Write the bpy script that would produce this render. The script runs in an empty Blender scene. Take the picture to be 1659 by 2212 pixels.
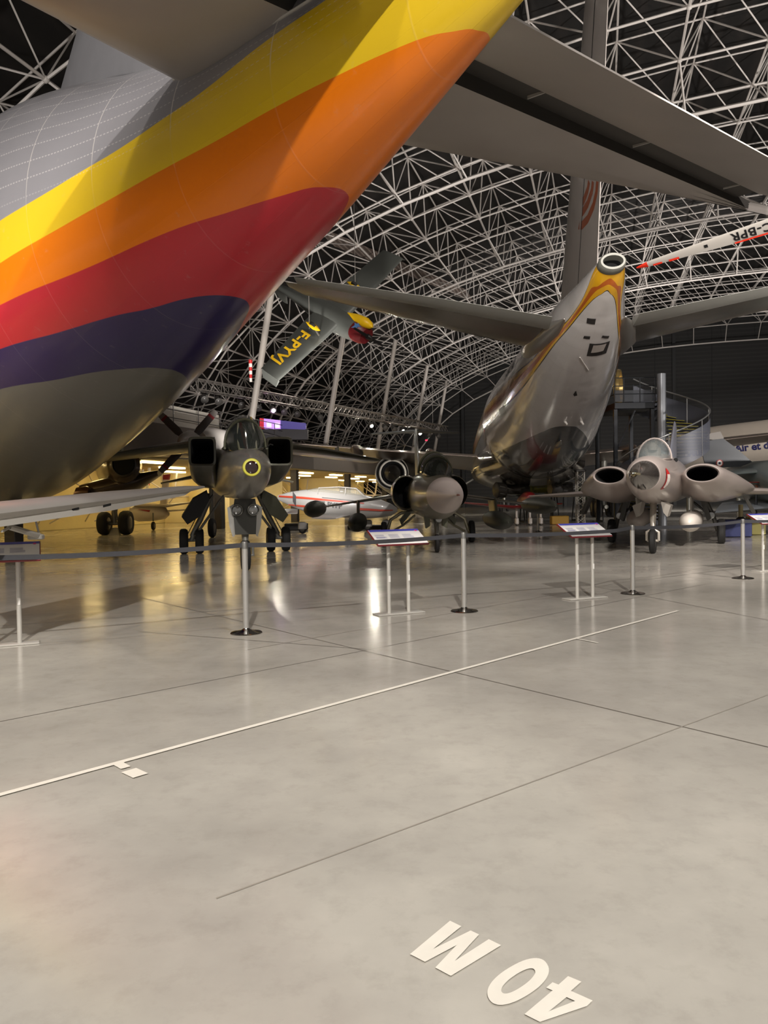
import bpy, math, random
from math import sin, cos, pi, radians, sqrt, atan
from mathutils import Vector, Matrix
random.seed(7)
SC = bpy.context.scene
COL = SC.collection

# ------------------------------------------------------------------ camera
FPX, CX, CY, EYE = 1661.0, 829.5, 1106.0, 1.42
_p = atan(33/1661.0); _r = atan(.015)
FW = Vector((0, cos(_p), -sin(_p))); UP0 = Vector((0, sin(_p), cos(_p))); X0 = Vector((1, 0, 0))
RT = cos(_r)*X0 - sin(_r)*UP0; UP = sin(_r)*X0 + cos(_r)*UP0
EYEP = Vector((0, 0, EYE))
cd = bpy.data.cameras.new('camera'); cam = bpy.data.objects.new('camera', cd); COL.objects.link(cam)
cd.sensor_fit = 'VERTICAL'; cd.sensor_height = 36; cd.lens = 36*FPX/2212; cd.clip_end = 500; cd.clip_start = .05
m = Matrix.Identity(4)
for i in range(3):
    m[i][0] = RT[i]; m[i][1] = UP[i]; m[i][2] = -FW[i]; m[i][3] = EYEP[i]
cam.matrix_world = m
SC.camera = cam

def ray(px, py): return (px-CX)/FPX*RT - (py-CY)/FPX*UP + FW
def P(px, py, y):                 # the point at distance y into the hall on that line of sight
    d = ray(px, py); return EYEP + d*(y/d.y)
def G(px, py, z=0.0):             # the point at height z on that line of sight
    d = ray(px, py); return EYEP + d*((z-EYE)/d.z)

# ------------------------------------------------------------------ light
SC.view_settings.view_transform = 'Standard'; SC.view_settings.look = 'None'
SC.view_settings.gamma = 1; SC.view_settings.exposure = 0.08
w = bpy.data.worlds.new('world'); SC.world = w; w.use_nodes = True
w.node_tree.nodes['Background'].inputs[0].default_value = (1.0, .95, .9, 1)
w.node_tree.nodes['Background'].inputs[1].default_value = .36

def spot(name, loc, tgt, power, angle, size=.25, col=(1, .955, .9), blend=.4):
    l = bpy.data.lights.new(name, 'SPOT'); l.energy = power; l.color = col; l.spot_size = radians(angle)
    l.spot_blend = blend; l.shadow_soft_size = size
    o = bpy.data.objects.new(name, l); COL.objects.link(o); o.location = loc
    o.rotation_euler = (Vector(tgt)-Vector(loc)).to_track_quat('-Z', 'Y').to_euler(); return o
def H(l, v, z=0.0):               # hall frame: l across, v along the vault axis
    return Vector((l*.9623+v*.2719, -l*.2719+v*.9623, z))
KEYL = (0.5, -12, 13.5)
LIGHTS = [
 ('key_lamp', KEYL, (-1, 8, 1), 16500, 75, .18, (1, .955, .9)),
 ('overhead_lamp', (4.5, 1.5, 18), (1.5, 5, 0), 4600, 80, .3, (1, .955, .9)),
 ('side_lamp', (-7, -4, 12), (-4, 12, 3), 1600, 80, .3, (1, .92, .82)),
 ('delta_jet_fill', (11, -1, 14), (8.3, 20, 1), 14000, 42, .3, (1, .92, .86)),  # added fill from the front, brightens the pale delta jet
 ('needle_jet_fill', (3.5, 1, 14), (1, 20, 2), 4200, 30, .3, (1, .92, .86)),  # added fill for the needle-nosed jet
 ('light_aircraft_fill', (-3, 23, 13), (-2, 32, 1), 420, 60, .3, (1, .93, .86)),  # added fill that lifts the striped light aircraft, no gallery fitting
 ('airliner_tail_fill', (4, 7, 8), (6.3, 24, 8), 7600, 75, .3, (1, .93, .86)),  # added fill aimed at the airliner's tail and fin
 ('center_lamp', (-4, 22, 15), (0, 21, 0), 900, 70, .3, (1, .9, .78)),
 ('strike_jet_fill', (3, 8, 6), (-3, 14.5, 2.2), 900, 34, .2, (1, .94, .88)),  # unseen spot added to brighten the strike jet
 ('left_floor_fill', (-13, 5, 9), (-4, 9, 0), 1500, 55, .3, (1, .93, .86)),  # added fill, softens the shadow on the left floor
 ('lettered_airliner_fill', (24, 32, 14), (22, 46, 4), 5000, 80, .3, (1, .93, .86)),  # added fill for the lettered airliner's flank
 ('far_lamp', (2, 50, 14), (0, 48, 0), 2500, 110, .3, (1, .92, .8)),
 ('left_gallery_fill', (-9, 20, 10), (-11, 31, 3), 2600, 90, .3, (1, .85, .65)),  # fill set to lift the dark left gallery and its board
 ('truss_fill', (16, 9, 2.2), (14, 24, 22), 5000, 90, .4, (1, .95, .9)),  # this and the next four: unseen fills added to brighten the space frame
 ('truss_fill', (24, 22, 2.2), (18, 44, 21), 11000, 125, .4, (1, .95, .9)),
 ('truss_fill', (-3, 24, 2.5), (-3, 52, 15), 6000, 80, .4, (1, .95, .9)),
 ('truss_fill', (22, 52, 2.5), (20, 78, 20), 11000, 130, .4, (1, .95, .9)),
 ('truss_fill', (-12, 6, 3), (-9, 20, 20), 4000, 110, .4, (1, .95, .9)),
]
for L in LIGHTS: spot(*L)

# ------------------------------------------------------------------ materials
def lin(c):
    r = []
    for x in c:
        x /= 255.0
        r.append(x/12.92 if x <= .04045 else ((x+.055)/1.055)**2.4)
    return (*r, 1)
MATS = {}
def mat(name, rgb, rough=.5, metal=0.0, noise=.0, nscale=3.0, emit=0.0, coat=0.0, alpha=1.0, trans=0.0, bump=0.0, bscale=30, spec=.5):
    if name in MATS: return MATS[name]
    mt = bpy.data.materials.new(name); mt.use_nodes = True; nt = mt.node_tree; b = nt.nodes['Principled BSDF']
    c = lin(rgb); b.inputs['Base Color'].default_value = c
    b.inputs['Roughness'].default_value = rough; b.inputs['Metallic'].default_value = metal
    b.inputs['Coat Weight'].default_value = coat; b.inputs['Coat Roughness'].default_value = .08
    b.inputs['Alpha'].default_value = alpha; b.inputs['Transmission Weight'].default_value = trans
    b.inputs['Specular IOR Level'].default_value = spec
    if emit: b.inputs['Emission Color'].default_value = c; b.inputs['Emission Strength'].default_value = emit
    if noise or bump:
        tc = nt.nodes.new('ShaderNodeTexCoord')
        n = nt.nodes.new('ShaderNodeTexNoise'); n.inputs['Scale'].default_value = nscale; n.inputs['Detail'].default_value = 6
        nt.links.new(tc.outputs['Object'], n.inputs['Vector'])
        if noise:
            mx = nt.nodes.new('ShaderNodeMix'); mx.data_type = 'RGBA'
            mx.inputs[6].default_value = tuple(x*(1-noise) for x in c[:3])+(1,)
            mx.inputs[7].default_value = tuple(min(1, x*(1+noise)) for x in c[:3])+(1,)
            nt.links.new(n.outputs['Fac'], mx.inputs[0]); nt.links.new(mx.outputs[2], b.inputs['Base Color'])
        if bump:
            n2 = nt.nodes.new('ShaderNodeTexNoise'); n2.inputs['Scale'].default_value = bscale
            nt.links.new(tc.outputs['Object'], n2.inputs['Vector'])
            bp = nt.nodes.new('ShaderNodeBump'); bp.inputs['Strength'].default_value = bump; bp.inputs['Distance'].default_value = .02
            nt.links.new(n2.outputs['Fac'], bp.inputs['Height']); nt.links.new(bp.outputs['Normal'], b.inputs['Normal'])
    MATS[name] = mt; return mt

class N:                          # small node-graph helper
    def __init__(s, nt): s.nt = nt
    def new(s, t, **k):
        n = s.nt.nodes.new(t)
        for a, b in k.items(): setattr(n, a, b)
        return n
    def put(s, sock, v):
        if isinstance(v, bpy.types.NodeSocket): s.nt.links.new(v, sock)
        elif v is not None: sock.default_value = v
    def math(s, op, a, b=None, c=None):
        n = s.new('ShaderNodeMath', operation=op)
        for i, v in enumerate((a, b, c)): s.put(n.inputs[i], v) if v is not None else None
        return n.outputs[0]
    def mix(s, f, a, b):
        n = s.new('ShaderNodeMix', data_type='RGBA'); s.put(n.inputs[0], f); s.put(n.inputs[6], a); s.put(n.inputs[7], b); return n.outputs[2]
    def noise(s, vec, scale, detail=4, rough=.5):
        n = s.new('ShaderNodeTexNoise'); s.put(n.inputs['Vector'], vec); n.inputs['Scale'].default_value = scale
        n.inputs['Detail'].default_value = detail; n.inputs['Roughness'].default_value = rough; return n.outputs['Fac']
    def curve(s, x, pts, xmax, ymax):     # piecewise curve y(x); both rescaled to 0..1
        n = s.new('ShaderNodeFloatCurve'); c = n.mapping.curves[0]
        pts = [(a/xmax, b/ymax) for a, b in pts]
        while len(c.points) < len(pts): c.points.new(.5, .5)
        for q, (a, b) in zip(c.points, pts): q.location = (a, b); q.handle_type = 'VECTOR' if len(pts) > 30 else 'AUTO_CLAMPED'
        n.mapping.update(); s.put(n.inputs['Value'], s.math('DIVIDE', x, xmax)); return s.math('MULTIPLY', n.outputs[0], ymax)
    def step(s, a, b, soft):              # 1 where a < b
        return s.math('MULTIPLY_ADD', s.math('SUBTRACT', b, a), 1/soft, .5)
    def clamp(s, v):
        n = s.new('ShaderNodeClamp'); s.put(n.inputs[0], v); return n.outputs[0]
    def line(s, x, period, width):        # thin periodic line mask
        f = s.math('ABSOLUTE', s.math('SUBTRACT', s.math('FRACT', s.math('DIVIDE', x, period)), .5))
        return s.clamp(s.math('MULTIPLY', s.math('SUBTRACT', f, .5-width/period), period/width))

def nodemat(name):
    mt = bpy.data.materials.new(name); mt.use_nodes = True; return mt, N(mt.node_tree), mt.node_tree.nodes['Principled BSDF']

# ------------------------------------------------------------------ mesh builder
class MB:
    def __init__(s): s.v = []; s.f = []; s.mi = []; s.uv = {}
    def add(s, vs, fs, mi=0, uvs=None):
        o = len(s.v); s.v += [tuple(x) for x in vs]; s.f += [tuple(i+o for i in f) for f in fs]; s.mi += [mi]*len(fs)
        if uvs:
            for i, u in enumerate(uvs): s.uv[o+i] = u
        return s
    def box(s, c, d, rz=0, mi=0, M=None):
        vs = []
        for x in (-.5, .5):
            for y in (-.5, .5):
                for z in (-.5, .5): vs.append(Vector((x*d[0], y*d[1], z*d[2])))
        M = M or Matrix.Rotation(rz, 3, 'Z'); c = Vector(c)
        vs = [M @ v + c for v in vs]
        return s.add(vs, [(0, 1, 3, 2), (4, 6, 7, 5), (0, 4, 5, 1), (2, 3, 7, 6), (0, 2, 6, 4), (1, 5, 7, 3)], mi)
    def bbox(s, c, d, b=.01, M=None, mi=0, rz=0):   # box with chamfered rim all round
        M = M or Matrix.Rotation(rz, 3, 'Z'); c = Vector(c); hx, hy, hz = d[0]/2, d[1]/2, d[2]/2; R = []
        def rg(x, y, z, k):
            return [Vector(q) for q in ((-x+k, -y, z), (x-k, -y, z), (x, -y+k, z), (x, y-k, z), (x-k, y, z), (-x+k, y, z), (-x, y-k, z), (-x, -y+k, z))]
        for z, i in ((-hz, b), (-hz+b, 0), (hz-b, 0), (hz, b)): R.append([M @ q + c for q in rg(hx-i, hy-i, z, b)])
        return s.loft(R, mi=mi)
    def loft(s, rings, cap=(True, True), mi=0, closed=True, uvs=None):
        n = len(rings[0]); vs = [p for r in rings for p in r]; fs = []
        for i in range(len(rings)-1):
            for j in range(n if closed else n-1):
                k = (j+1) % n; fs.append((i*n+j, i*n+k, (i+1)*n+k, (i+1)*n+j))
        if cap[0]: fs.append(tuple(reversed(range(n))))
        if cap[1]: fs.append(tuple((len(rings)-1)*n+j for j in range(n)))
        return s.add(vs, fs, mi, uvs)
    def tube(s, pts, r, n=8, mi=0, cap=True):
        pts = [Vector(p) for p in pts]; rs = r if isinstance(r, (list, tuple)) else [r]*len(pts)
        rings = []; u = None
        for i, p in enumerate(pts):
            a = pts[max(i-1, 0)]; b = pts[min(i+1, len(pts)-1)]; t = (b-a).normalized()
            if u is None:
                u = t.cross(Vector((0, 0, 1)))
                if u.length < 1e-3: u = t.cross(Vector((1, 0, 0)))
            u = (u - t*u.dot(t)).normalized(); v = t.cross(u)
            rings.append([p + u*rs[i]*cos(2*pi*k/n) + v*rs[i]*sin(2*pi*k/n) for k in range(n)])
        return s.loft(rings, (cap, cap), mi)
    def lathe(s, c, axis, prof, n=20, mi=0, cap=(True, True)):   # prof: (distance along axis, radius)
        axis = Vector(axis).normalized(); u = axis.cross(Vector((0, 0, 1)))
        if u.length < 1e-3: u = Vector((1, 0, 0))
        u.normalize(); v = axis.cross(u); c = Vector(c)
        return s.loft([[c+axis*a+(u*cos(2*pi*k/n)+v*sin(2*pi*k/n))*max(r, .0005) for k in range(n)] for a, r in prof], cap, mi)
    def prism(s, poly, d, mi=0):          # polygon extruded along vector d
        d = Vector(d); n = len(poly); a = [Vector(p) for p in poly]
        return s.add(a+[p+d for p in a], [tuple(reversed(range(n))), tuple(range(n, 2*n))]+[(i, (i+1) % n, (i+1) % n+n, i+n) for i in range(n)], mi)
    def build(s, name, mats, parent=None, angle=40):
        me = bpy.data.meshes.new(name); me.from_pydata(s.v, [], s.f)
        mats = mats if isinstance(mats, (list, tuple)) else [mats]
        for q in mats: me.materials.append(q)
        me.polygons.foreach_set('material_index', s.mi)
        me.polygons.foreach_set('use_smooth', [angle > 0]*len(s.f))
        if s.uv:
            l = me.uv_layers.new(name='UVMap')
            for lp in me.loops: l.data[lp.index].uv = s.uv.get(lp.vertex_index, (0, 0))
        me.update()
        if angle > 0: me.set_sharp_from_angle(angle=radians(angle))
        o = bpy.data.objects.new(name, me); COL.objects.link(o)
        if parent: o.parent = parent
        return o
def sring(c, hu, hv, n=28, e=2.0, hb=None, U=(1, 0, 0), V=(0, 0, 1)):   # superellipse ring (hb = lower half height)
    U = Vector(U); V = Vector(V); c = Vector(c); out = []
    for k in range(n):
        t = 2*pi*k/n; x = cos(t); z = sin(t)
        h = hv if z >= 0 or hb is None else hb
        out.append(c + U*hu*math.copysign(abs(x)**(2/e), x) + V*h*math.copysign(abs(z)**(2/e), z))
    return out
def tag(o, label=None, cat=None, group=None, kind=None):
    if label: o['label'] = label
    if cat: o['category'] = cat
    if group: o['group'] = group
    if kind: o['kind'] = kind
    return o
def empty(name, loc=(0, 0, 0), rz=0, label=None, cat=None, group=None):
    o = bpy.data.objects.new(name, None); COL.objects.link(o); o.location = loc; o.rotation_euler = (0, 0, rz)
    o.empty_display_size = .2; return tag(o, label, cat, group)
def dup(o, parent=None):
    c = o.copy(); COL.objects.link(c); c.parent = parent
    for ch in list(o.children): dup(ch, c)
    return c
def wing(m, secs, mi=0, n=10, up=(0, 0, 1), cap=True):   # secs: (leading edge, trailing edge, thickness)
    prof = [(0, 0)]+[(0.5*(1-cos(pi*k/n)), 1) for k in range(1, n)]+[(1, 0)]
    def th(x): return 5*(.2969*sqrt(x)-.126*x-.3516*x*x+.2843*x**3-.1015*x**4)
    rings = []; up = Vector(up)
    for le, te, t in secs:
        le = Vector(le); te = Vector(te); r = []
        xs = [.5*(1-cos(pi*k/n)) for k in range(n+1)]
        for x in xs: r.append(le.lerp(te, x)+up*t*max(th(x), .02 if x > .5 else 0)*.95)
        for x in reversed(xs[1:]): r.append(le.lerp(te, x)-up*t*max(th(x), .02 if x > .5 else 0))
        rings.append(r)
    return m.loft(rings, (cap, cap), mi)
def text_mesh(txt, size=1.0, bold=0.0, depth=0.0, align='LEFT', spacing=1.0):
    cu = bpy.data.curves.new('lettering', 'FONT'); cu.body = txt; cu.size = size; cu.offset = bold; cu.extrude = depth
    cu.align_x = align; cu.space_character = spacing; cu.resolution_u = 4
    o = bpy.data.objects.new('lettering', cu); COL.objects.link(o)
    dg = bpy.context.evaluated_depsgraph_get(); me = bpy.data.meshes.new_from_object(o.evaluated_get(dg))
    vs = [v.co.copy() for v in me.vertices]; fs = [tuple(p.vertices) for p in me.polygons]
    bpy.data.objects.remove(o); bpy.data.meshes.remove(me); return vs, fs
def lettering(name, txt, size, fn, mt, parent, bold=0.0, align='LEFT', spacing=1.0, depth=0.0):
    vs, fs = text_mesh(txt, size, bold, depth, align, spacing)
    mb = MB(); mb.add([fn(v) for v in vs], fs); return mb.build(name, mt, parent, angle=0)
def wheel(parent, c, r, w, axis=(1, 0, 0), tm=None, hm=None):
    a = Vector(axis).normalized(); c = Vector(c); mb = MB()
    mb.lathe(c, a, [(-w*.42, r*.55), (-w*.5, r*.72), (-w*.45, r*.9), (-w*.25, r), (w*.25, r), (w*.45, r*.9), (w*.5, r*.72), (w*.42, r*.55)], 28)
    t = mb.build('wheel', tm or RUB, parent)
    mb = MB(); mb.lathe(c, a, [(-w*.47, r*.18), (-w*.44, r*.5), (-w*.4, r*.56), (w*.4, r*.56), (w*.44, r*.5), (w*.47, r*.18)], 20)
    mb.build('hub', hm or HUB, t); return t
RUB = mat('rubber', (26, 25, 24), .75, noise=.2)
HUB = mat('hub_metal', (95, 92, 88), .45, .6)
CHROME = mat('chrome', (205, 203, 200), .16, 1.0)
STEEL = mat('brushed_steel', (190, 187, 182), .34, .6)
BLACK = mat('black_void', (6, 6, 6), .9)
# ================================================================== the hall
def floor_material():
    mt, g, b = nodemat('polished_concrete'); tc = g.new('ShaderNodeTexCoord').outputs['Object']
    n1 = g.noise(tc, .35, 8, .6); n2 = g.noise(tc, 2.2, 8, .62); n3 = g.noise(tc, 40, 3)
    c = g.mix(g.clamp(g.math('MULTIPLY_ADD', n1, 2.2, -.6)), lin((146, 141, 134)), lin((206, 201, 190)))
    c = g.mix(g.math('MULTIPLY', g.clamp(g.math('MULTIPLY', g.math('SUBTRACT', n2, .45), 3)), .35), c, lin((150, 145, 139)))
    n4 = g.noise(tc, 7, 6, .7)
    c = g.mix(g.math('MULTIPLY', g.clamp(g.math('MULTIPLY', g.math('SUBTRACT', n4, .5), 4)), .22), c, lin((120, 113, 104)))
    g.put(b.inputs['Base Color'], c)
    g.put(b.inputs['Roughness'], g.math('MULTIPLY_ADD', n2, .18, .07))
    b.inputs['Specular IOR Level'].default_value = .42
    bp = g.new('ShaderNodeBump'); bp.inputs['Strength'].default_value = .12; bp.inputs['Distance'].default_value = .004
    g.put(bp.inputs['Height'], g.math('ADD', g.noise(tc, 1.2, 3), g.math('MULTIPLY', n3, .06))); g.put(b.inputs['Normal'], bp.outputs[0]); return mt
mb = MB(); mb.add([H(-40, -14), H(62, -14), H(62, 96), H(-40, 96)], [(0, 1, 2, 3)])
tag(mb.build('floor', floor_material(), angle=0), kind='structure')
JOINT = mat('joint_sealant', (96, 90, 82), .6)
FAINT = mat('faint_joint', (150, 143, 133), .5)
def strip(a, b, w, z=.0015):
    a = Vector((a.x, a.y, z)); b = Vector((b.x, b.y, z)); d = (b-a).normalized(); s = Vector((-d.y, d.x, 0))*w/2
    return [a-s, b-s, b+s, a+s]
joints = [((300, 1290), (971, 1450), 0, 1.6), ((0, 1559), (800, 1403), .3, 2.2), ((620, 1885), (1500, 1560), .1, .5),
          ((0, 1352), (640, 1308), .3, .8), ((760, 1290), (1659, 1198), .2, .6), ((1290, 1268), (1659, 1340), .1, 1.5), ((640, 1385), (1290, 1268), .1, 1.0),
          ((300, 1365), (790, 1403), .0, .0), ((1090, 1225), (1659, 1258), .2, .4)]
for i, (a, b, e0, e1) in enumerate(joints):
    A = G(*a); B = G(*b); d = B-A
    q = MB(); q.add(strip(A-d*e0, B+d*e1, .009 if i else .014, .0012+.0004*i), [(0, 1, 2, 3)])
    tag(q.build('trim_%d' % (i+1), FAINT if i in (2, 4, 6) else JOINT, angle=0), kind='structure')
WHITE_PAINT = mat('white_floor_paint', (232, 226, 214), .45, noise=.08, nscale=12)
q = MB(); A = G(0, 1719); B = G(1465, 1320); d = (B-A); q.add(strip(A-d*.25, B, .042, .0065), [(0, 1, 2, 3)])
q.add(strip(G(250, 1649), G(272, 1661), .055, .0072), [(0, 1, 2, 3)]); q.add(strip(G(1242, 1380), G(1292, 1390), .025, .0072), [(0, 1, 2, 3)])
tag(q.build('floor_line', WHITE_PAINT, angle=0), 'long thin white tape line running diagonally across the concrete floor', 'floor marking')
q = MB(); q.add(strip(G(278, 1666), G(304, 1678), .085, .0066), [(0, 1, 2, 3)])
tag(q.build('tape_dash', WHITE_PAINT, angle=0), 'short loose white tape dash lying below the left end of the long floor line', 'floor marking')

# "40 M" painted on the floor, traced outline of each sign (zoom px -> frame px -> floor)
def zq(x, y): return G(850+x*500/1659, 1700+y*500/1659, .0065)
LM = [(405, 958), (487, 998), (285, 1160), (553, 1028), (614, 1057), (440, 1246), (683, 1090), (772, 1134), (411, 1354), (299, 1294), (452, 1133), (226, 1253), (118, 1198)]
L4 = [(1251, 1355), (1347, 1395), (1272, 1461), (1427, 1530), (1386, 1570), (1050, 1684), (938, 1628), (1140, 1458), (1094, 1438), (1140, 1399), (1183, 1416)]
L4h = [(1240, 1506), (1302, 1533), (1115, 1607)]
FL = empty('floor_lettering', G(1090, 2090), 0, 'white painted 40 M lettering upside down on the floor near the front', 'floor lettering')
def flat(name, outer, hole=None):
    import mathutils
    loops = [[zq(*p)-FL.location for p in outer]]
    if hole: loops.append([zq(*p)-FL.location for p in hole])
    tris = mathutils.geometry.tessellate_polygon(loops); vs = [p for l in loops for p in l]
    fs = []
    for t in tris:
        a, b, c = (vs[i] for i in t); fs.append(t if (b-a).cross(c-a).z > 0 else (t[0], t[2], t[1]))
    q = MB(); q.add(vs, fs); q.build(name, WHITE_PAINT, FL, angle=0)
flat('letter_m', LM); flat('digit_four', L4, L4h)
ou = [(893, 1396), ]
def oval(cx, cy, a, b, ang, e, n=48):
    o = []
    for k in range(n):
        t = 2*pi*k/n; x = a*math.copysign(abs(cos(t))**(2/e), cos(t)); y = b*math.copysign(abs(sin(t))**(2/e), sin(t))
        o.append((cx+x*cos(ang)-y*sin(ang), cy+x*sin(ang)+y*cos(ang)))
    return o
flat('digit_zero', oval(893, 1394, 243, 118, radians(-31), 2.3), oval(894, 1390, 142, 47, radians(-34), 2.2))

# --- vault shell and end wall
LC, WD, HH = 16.5, 43.5, 22.0
def arch(t, off=0.0):             # t in 0..1 from the left foot to the right foot
    a = pi*t; e = .84
    x = -cos(a); l = LC+WD*math.copysign(abs(x)**e, x); z = HH*abs(sin(a))**e
    nx = -math.copysign(1, x)*abs(cos(a))**1.0; nz = -sin(a)
    return l+nx*off, z+nz*off
ts = [i/400 for i in range(401)]; ln = [0]
for i in range(400):
    a = arch(ts[i]); b = arch(ts[i+1]); ln.append(ln[-1]+math.hypot(b[0]-a[0], b[1]-a[1]))
def at_len(s):
    for i in range(400):
        if ln[i+1] >= s: return ts[i]+(s-ln[i])/(ln[i+1]-ln[i])/400
    return 1
def corrugated(name, c1, c2, axis, scale, rough=.7):
    mt, g, b = nodemat(name); tc = g.new('ShaderNodeTexCoord').outputs['UV']; sx = g.new('ShaderNodeSeparateXYZ'); g.put(sx.inputs[0], tc)
    l = g.line(sx.outputs[axis], scale, scale*.28); l2 = g.line(sx.outputs[1-axis], 6.0, .08)
    c = g.mix(l, lin(c1), lin(c2)); c = g.mix(l2, c, lin((8, 8, 8))); g.put(b.inputs['Base Color'], c); b.inputs['Roughness'].default_value = rough
    bp = g.new('ShaderNodeBump'); bp.inputs['Strength'].default_value = .5; g.put(bp.inputs['Height'], l); g.put(b.inputs['Normal'], bp.outputs[0]); return mt
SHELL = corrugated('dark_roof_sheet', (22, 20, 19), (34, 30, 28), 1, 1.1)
V0, V1 = -14, 93
q = MB(); vs = []; uv = []; n = 80
for i in range(n+1):
    for v in (V0, V1):
        l, z = arch(i/n); vs.append(H(l, v, z)); uv.append((v, ln[int(i*400/n)]))
q.add(vs, [(2*i, 2*i+1, 2*i+3, 2*i+2) for i in range(n)], 0, uv)
tag(q.build('ceiling', SHELL), kind='structure')
q = MB(); q.add([H(-27, V1-.3), H(61, V1-.3), H(61, V1-.3, 23), H(-27, V1-.3, 23)], [(0, 1, 2, 3)], 0, [(-27, 0), (61, 0), (61, 23), (-27, 23)])
tag(q.build('wall_back', corrugated('dark_wall_cladding', (30, 29, 28), (42, 40, 39), 1, .45), angle=0), kind='structure')
for k, l in enumerate((-16, -4, 8, 20, 32, 44)):
    q = MB(); q.box(H(l, V1-.6, 10.5), (.35, .4, 21), -radians(15.8)); tag(q.build('trim_%d' % (20+k), mat('dark_column', (24, 24, 25), .6)), kind='structure')

# --- double-layer space frame
TUBE = mat('truss_white_paint', (205, 198, 192), .5, noise=.06)
CELL = 3.5; DEP = 2.4; nu = int(ln[-1]/CELL); nv = int((V1-1-V0)/CELL)
def outn(i, j):
    l, z = arch(at_len(min(i*CELL, ln[-1]-.01)), .35); return H(l, V0+j*CELL, z)
def inn(i, j):
    l, z = arch(at_len(min((i+.5)*CELL, ln[-1]-.01)), .35+DEP); return H(l, V0+(j+.5)*CELL, z)
ON = [[outn(i, j) for j in range(nv+1)] for i in range(nu+1)]; IN = [[inn(i, j) for j in range(nv)] for i in range(nu)]
oc, ic, dg = MB(), MB(), MB()
for i in range(1, nu):
    for j in range(nv+1):
        if j < nv: oc.tube([ON[i][j], ON[i][j+1]], .045, 5, cap=False)
        if i < nu-1: oc.tube([ON[i][j], ON[i+1][j]], .045, 5, cap=False)
for i in range(0, nu-1):
    for j in range(nv):
        if j < nv-1: ic.tube([IN[i][j], IN[i][j+1]], .055, 5, cap=False)
        if i < nu-2: ic.tube([IN[i][j], IN[i+1][j]], .055, 5, cap=False)
        for a, b in ((0, 0), (1, 0), (0, 1), (1, 1)):
            dg.tube([IN[i][j], ON[i+a][j+b]], .036, 4, cap=False)
        ic.lathe(IN[i][j]-Vector((0, 0, .11)), (0, 0, 1), [(0, .03), (.05, .1), (.11, .12), (.17, .1), (.22, .03)], 6)
for nm, q in (('trim_40', oc), ('trim_41', ic), ('trim_42', dg)): tag(q.build(nm, TUBE, angle=60), kind='structure')
# deeper arch ribs crossing the vault every few bays
q = MB()
for j in range(1, nv, 4):
    pts = []
    for i in range(0, nu):
        l, z = arch(at_len(min((i+.5)*CELL, ln[-1]-.01)), .35+DEP+1.5); pts.append(H(l, V0+(j+1.0)*CELL, z))
    q.tube(pts, .085, 6)
    for i in range(nu):
        for jj in (0, 1):
            if j+jj < nv: q.tube([pts[i], IN[i][j+jj]], .045, 4, cap=False)
tag(q.build('trim_43', TUBE, angle=60), kind='structure')
# lighter ribbed sheets high in the vault
def shell_hit(px, py):
    best = None
    for i in range(0, 161):
        l, z = arch(i/160, .12)
        for j in range(0, 200):
            w_ = H(l, V0+j*.54, z); d = w_-EYEP
            zz = d.dot(FW)
            if zz < 5: continue
            e = abs(CX+FPX*d.dot(RT)/zz-px)+abs(CY-FPX*d.dot(UP)/zz-py)
            if best is None or e < best[0]: best = (e, i/160, V0+j*.54)
    return best[1:]
(t0, va) = shell_hit(700, 500); (t1, vb) = shell_hit(1010, 640)
print('ribbed', t0, va, t1, vb)
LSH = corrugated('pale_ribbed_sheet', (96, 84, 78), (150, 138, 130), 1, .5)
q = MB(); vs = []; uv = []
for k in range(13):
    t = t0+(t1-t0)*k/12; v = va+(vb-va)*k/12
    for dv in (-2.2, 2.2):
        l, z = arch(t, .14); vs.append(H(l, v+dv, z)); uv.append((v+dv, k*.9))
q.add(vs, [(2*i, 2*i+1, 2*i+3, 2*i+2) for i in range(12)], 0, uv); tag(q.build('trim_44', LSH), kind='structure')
# ================================================================== the big striped transport (rear fuselage over the visitor)
TH = radians(51.8); AX = Vector((-cos(TH), sin(TH), 0)); RR = Vector((sin(TH), cos(TH), 0)); RC = 5.2457
ST = [4.5, 6, 8, 10, 12, 14, 17, 20, 24, 29]
ZT = [7.04, 7.16, 7.38, 7.74, 8.32, 9.01, 9.83, 10.17, 10.14, 9.78]
ZB = [5.85, 5.42, 4.88, 4.38, 3.89, 3.37, 2.66, 2.02, 1.35, 1.1]
WW = [.24, .56, .97, 1.37, 1.8, 2.26, 2.8, 3.14, 3.46, 3.72]
def hermite(xs, ys):              # monotone cubic through the stations
    n = len(xs); d = [(ys[i+1]-ys[i])/(xs[i+1]-xs[i]) for i in range(n-1)]
    m = [d[0]]+[0 if d[i-1]*d[i] <= 0 else 2*d[i-1]*d[i]/(d[i-1]+d[i]) for i in range(1, n-1)]+[d[-1]]
    def f(x):
        x = min(max(x, xs[0]), xs[-1])
        for i in range(n-1):
            if x <= xs[i+1]: break
        h = xs[i+1]-xs[i]; t = (x-xs[i])/h
        return (2*t**3-3*t*t+1)*ys[i]+(t**3-2*t*t+t)*h*m[i]+(-2*t**3+3*t*t)*ys[i+1]+(t**3-t*t)*h*m[i+1]
    return f
fzt, fzb, fw = hermite(ST, ZT), hermite(ST, ZB), hermite(ST, WW)
def gup(al, ph, off=0.0):         # ph: 0 belly, + on the visitor's side, pi top
    zt, zb, wd = fzt(al), fzb(al), fw(al); zc = (zt+zb)/2; h = (zt-zb)/2
    return AX*al + RR*(RC-(wd+off)*sin(ph)) + Vector((0, 0, zc-(h+off)*cos(ph)))
LMAX = 30.0
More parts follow.
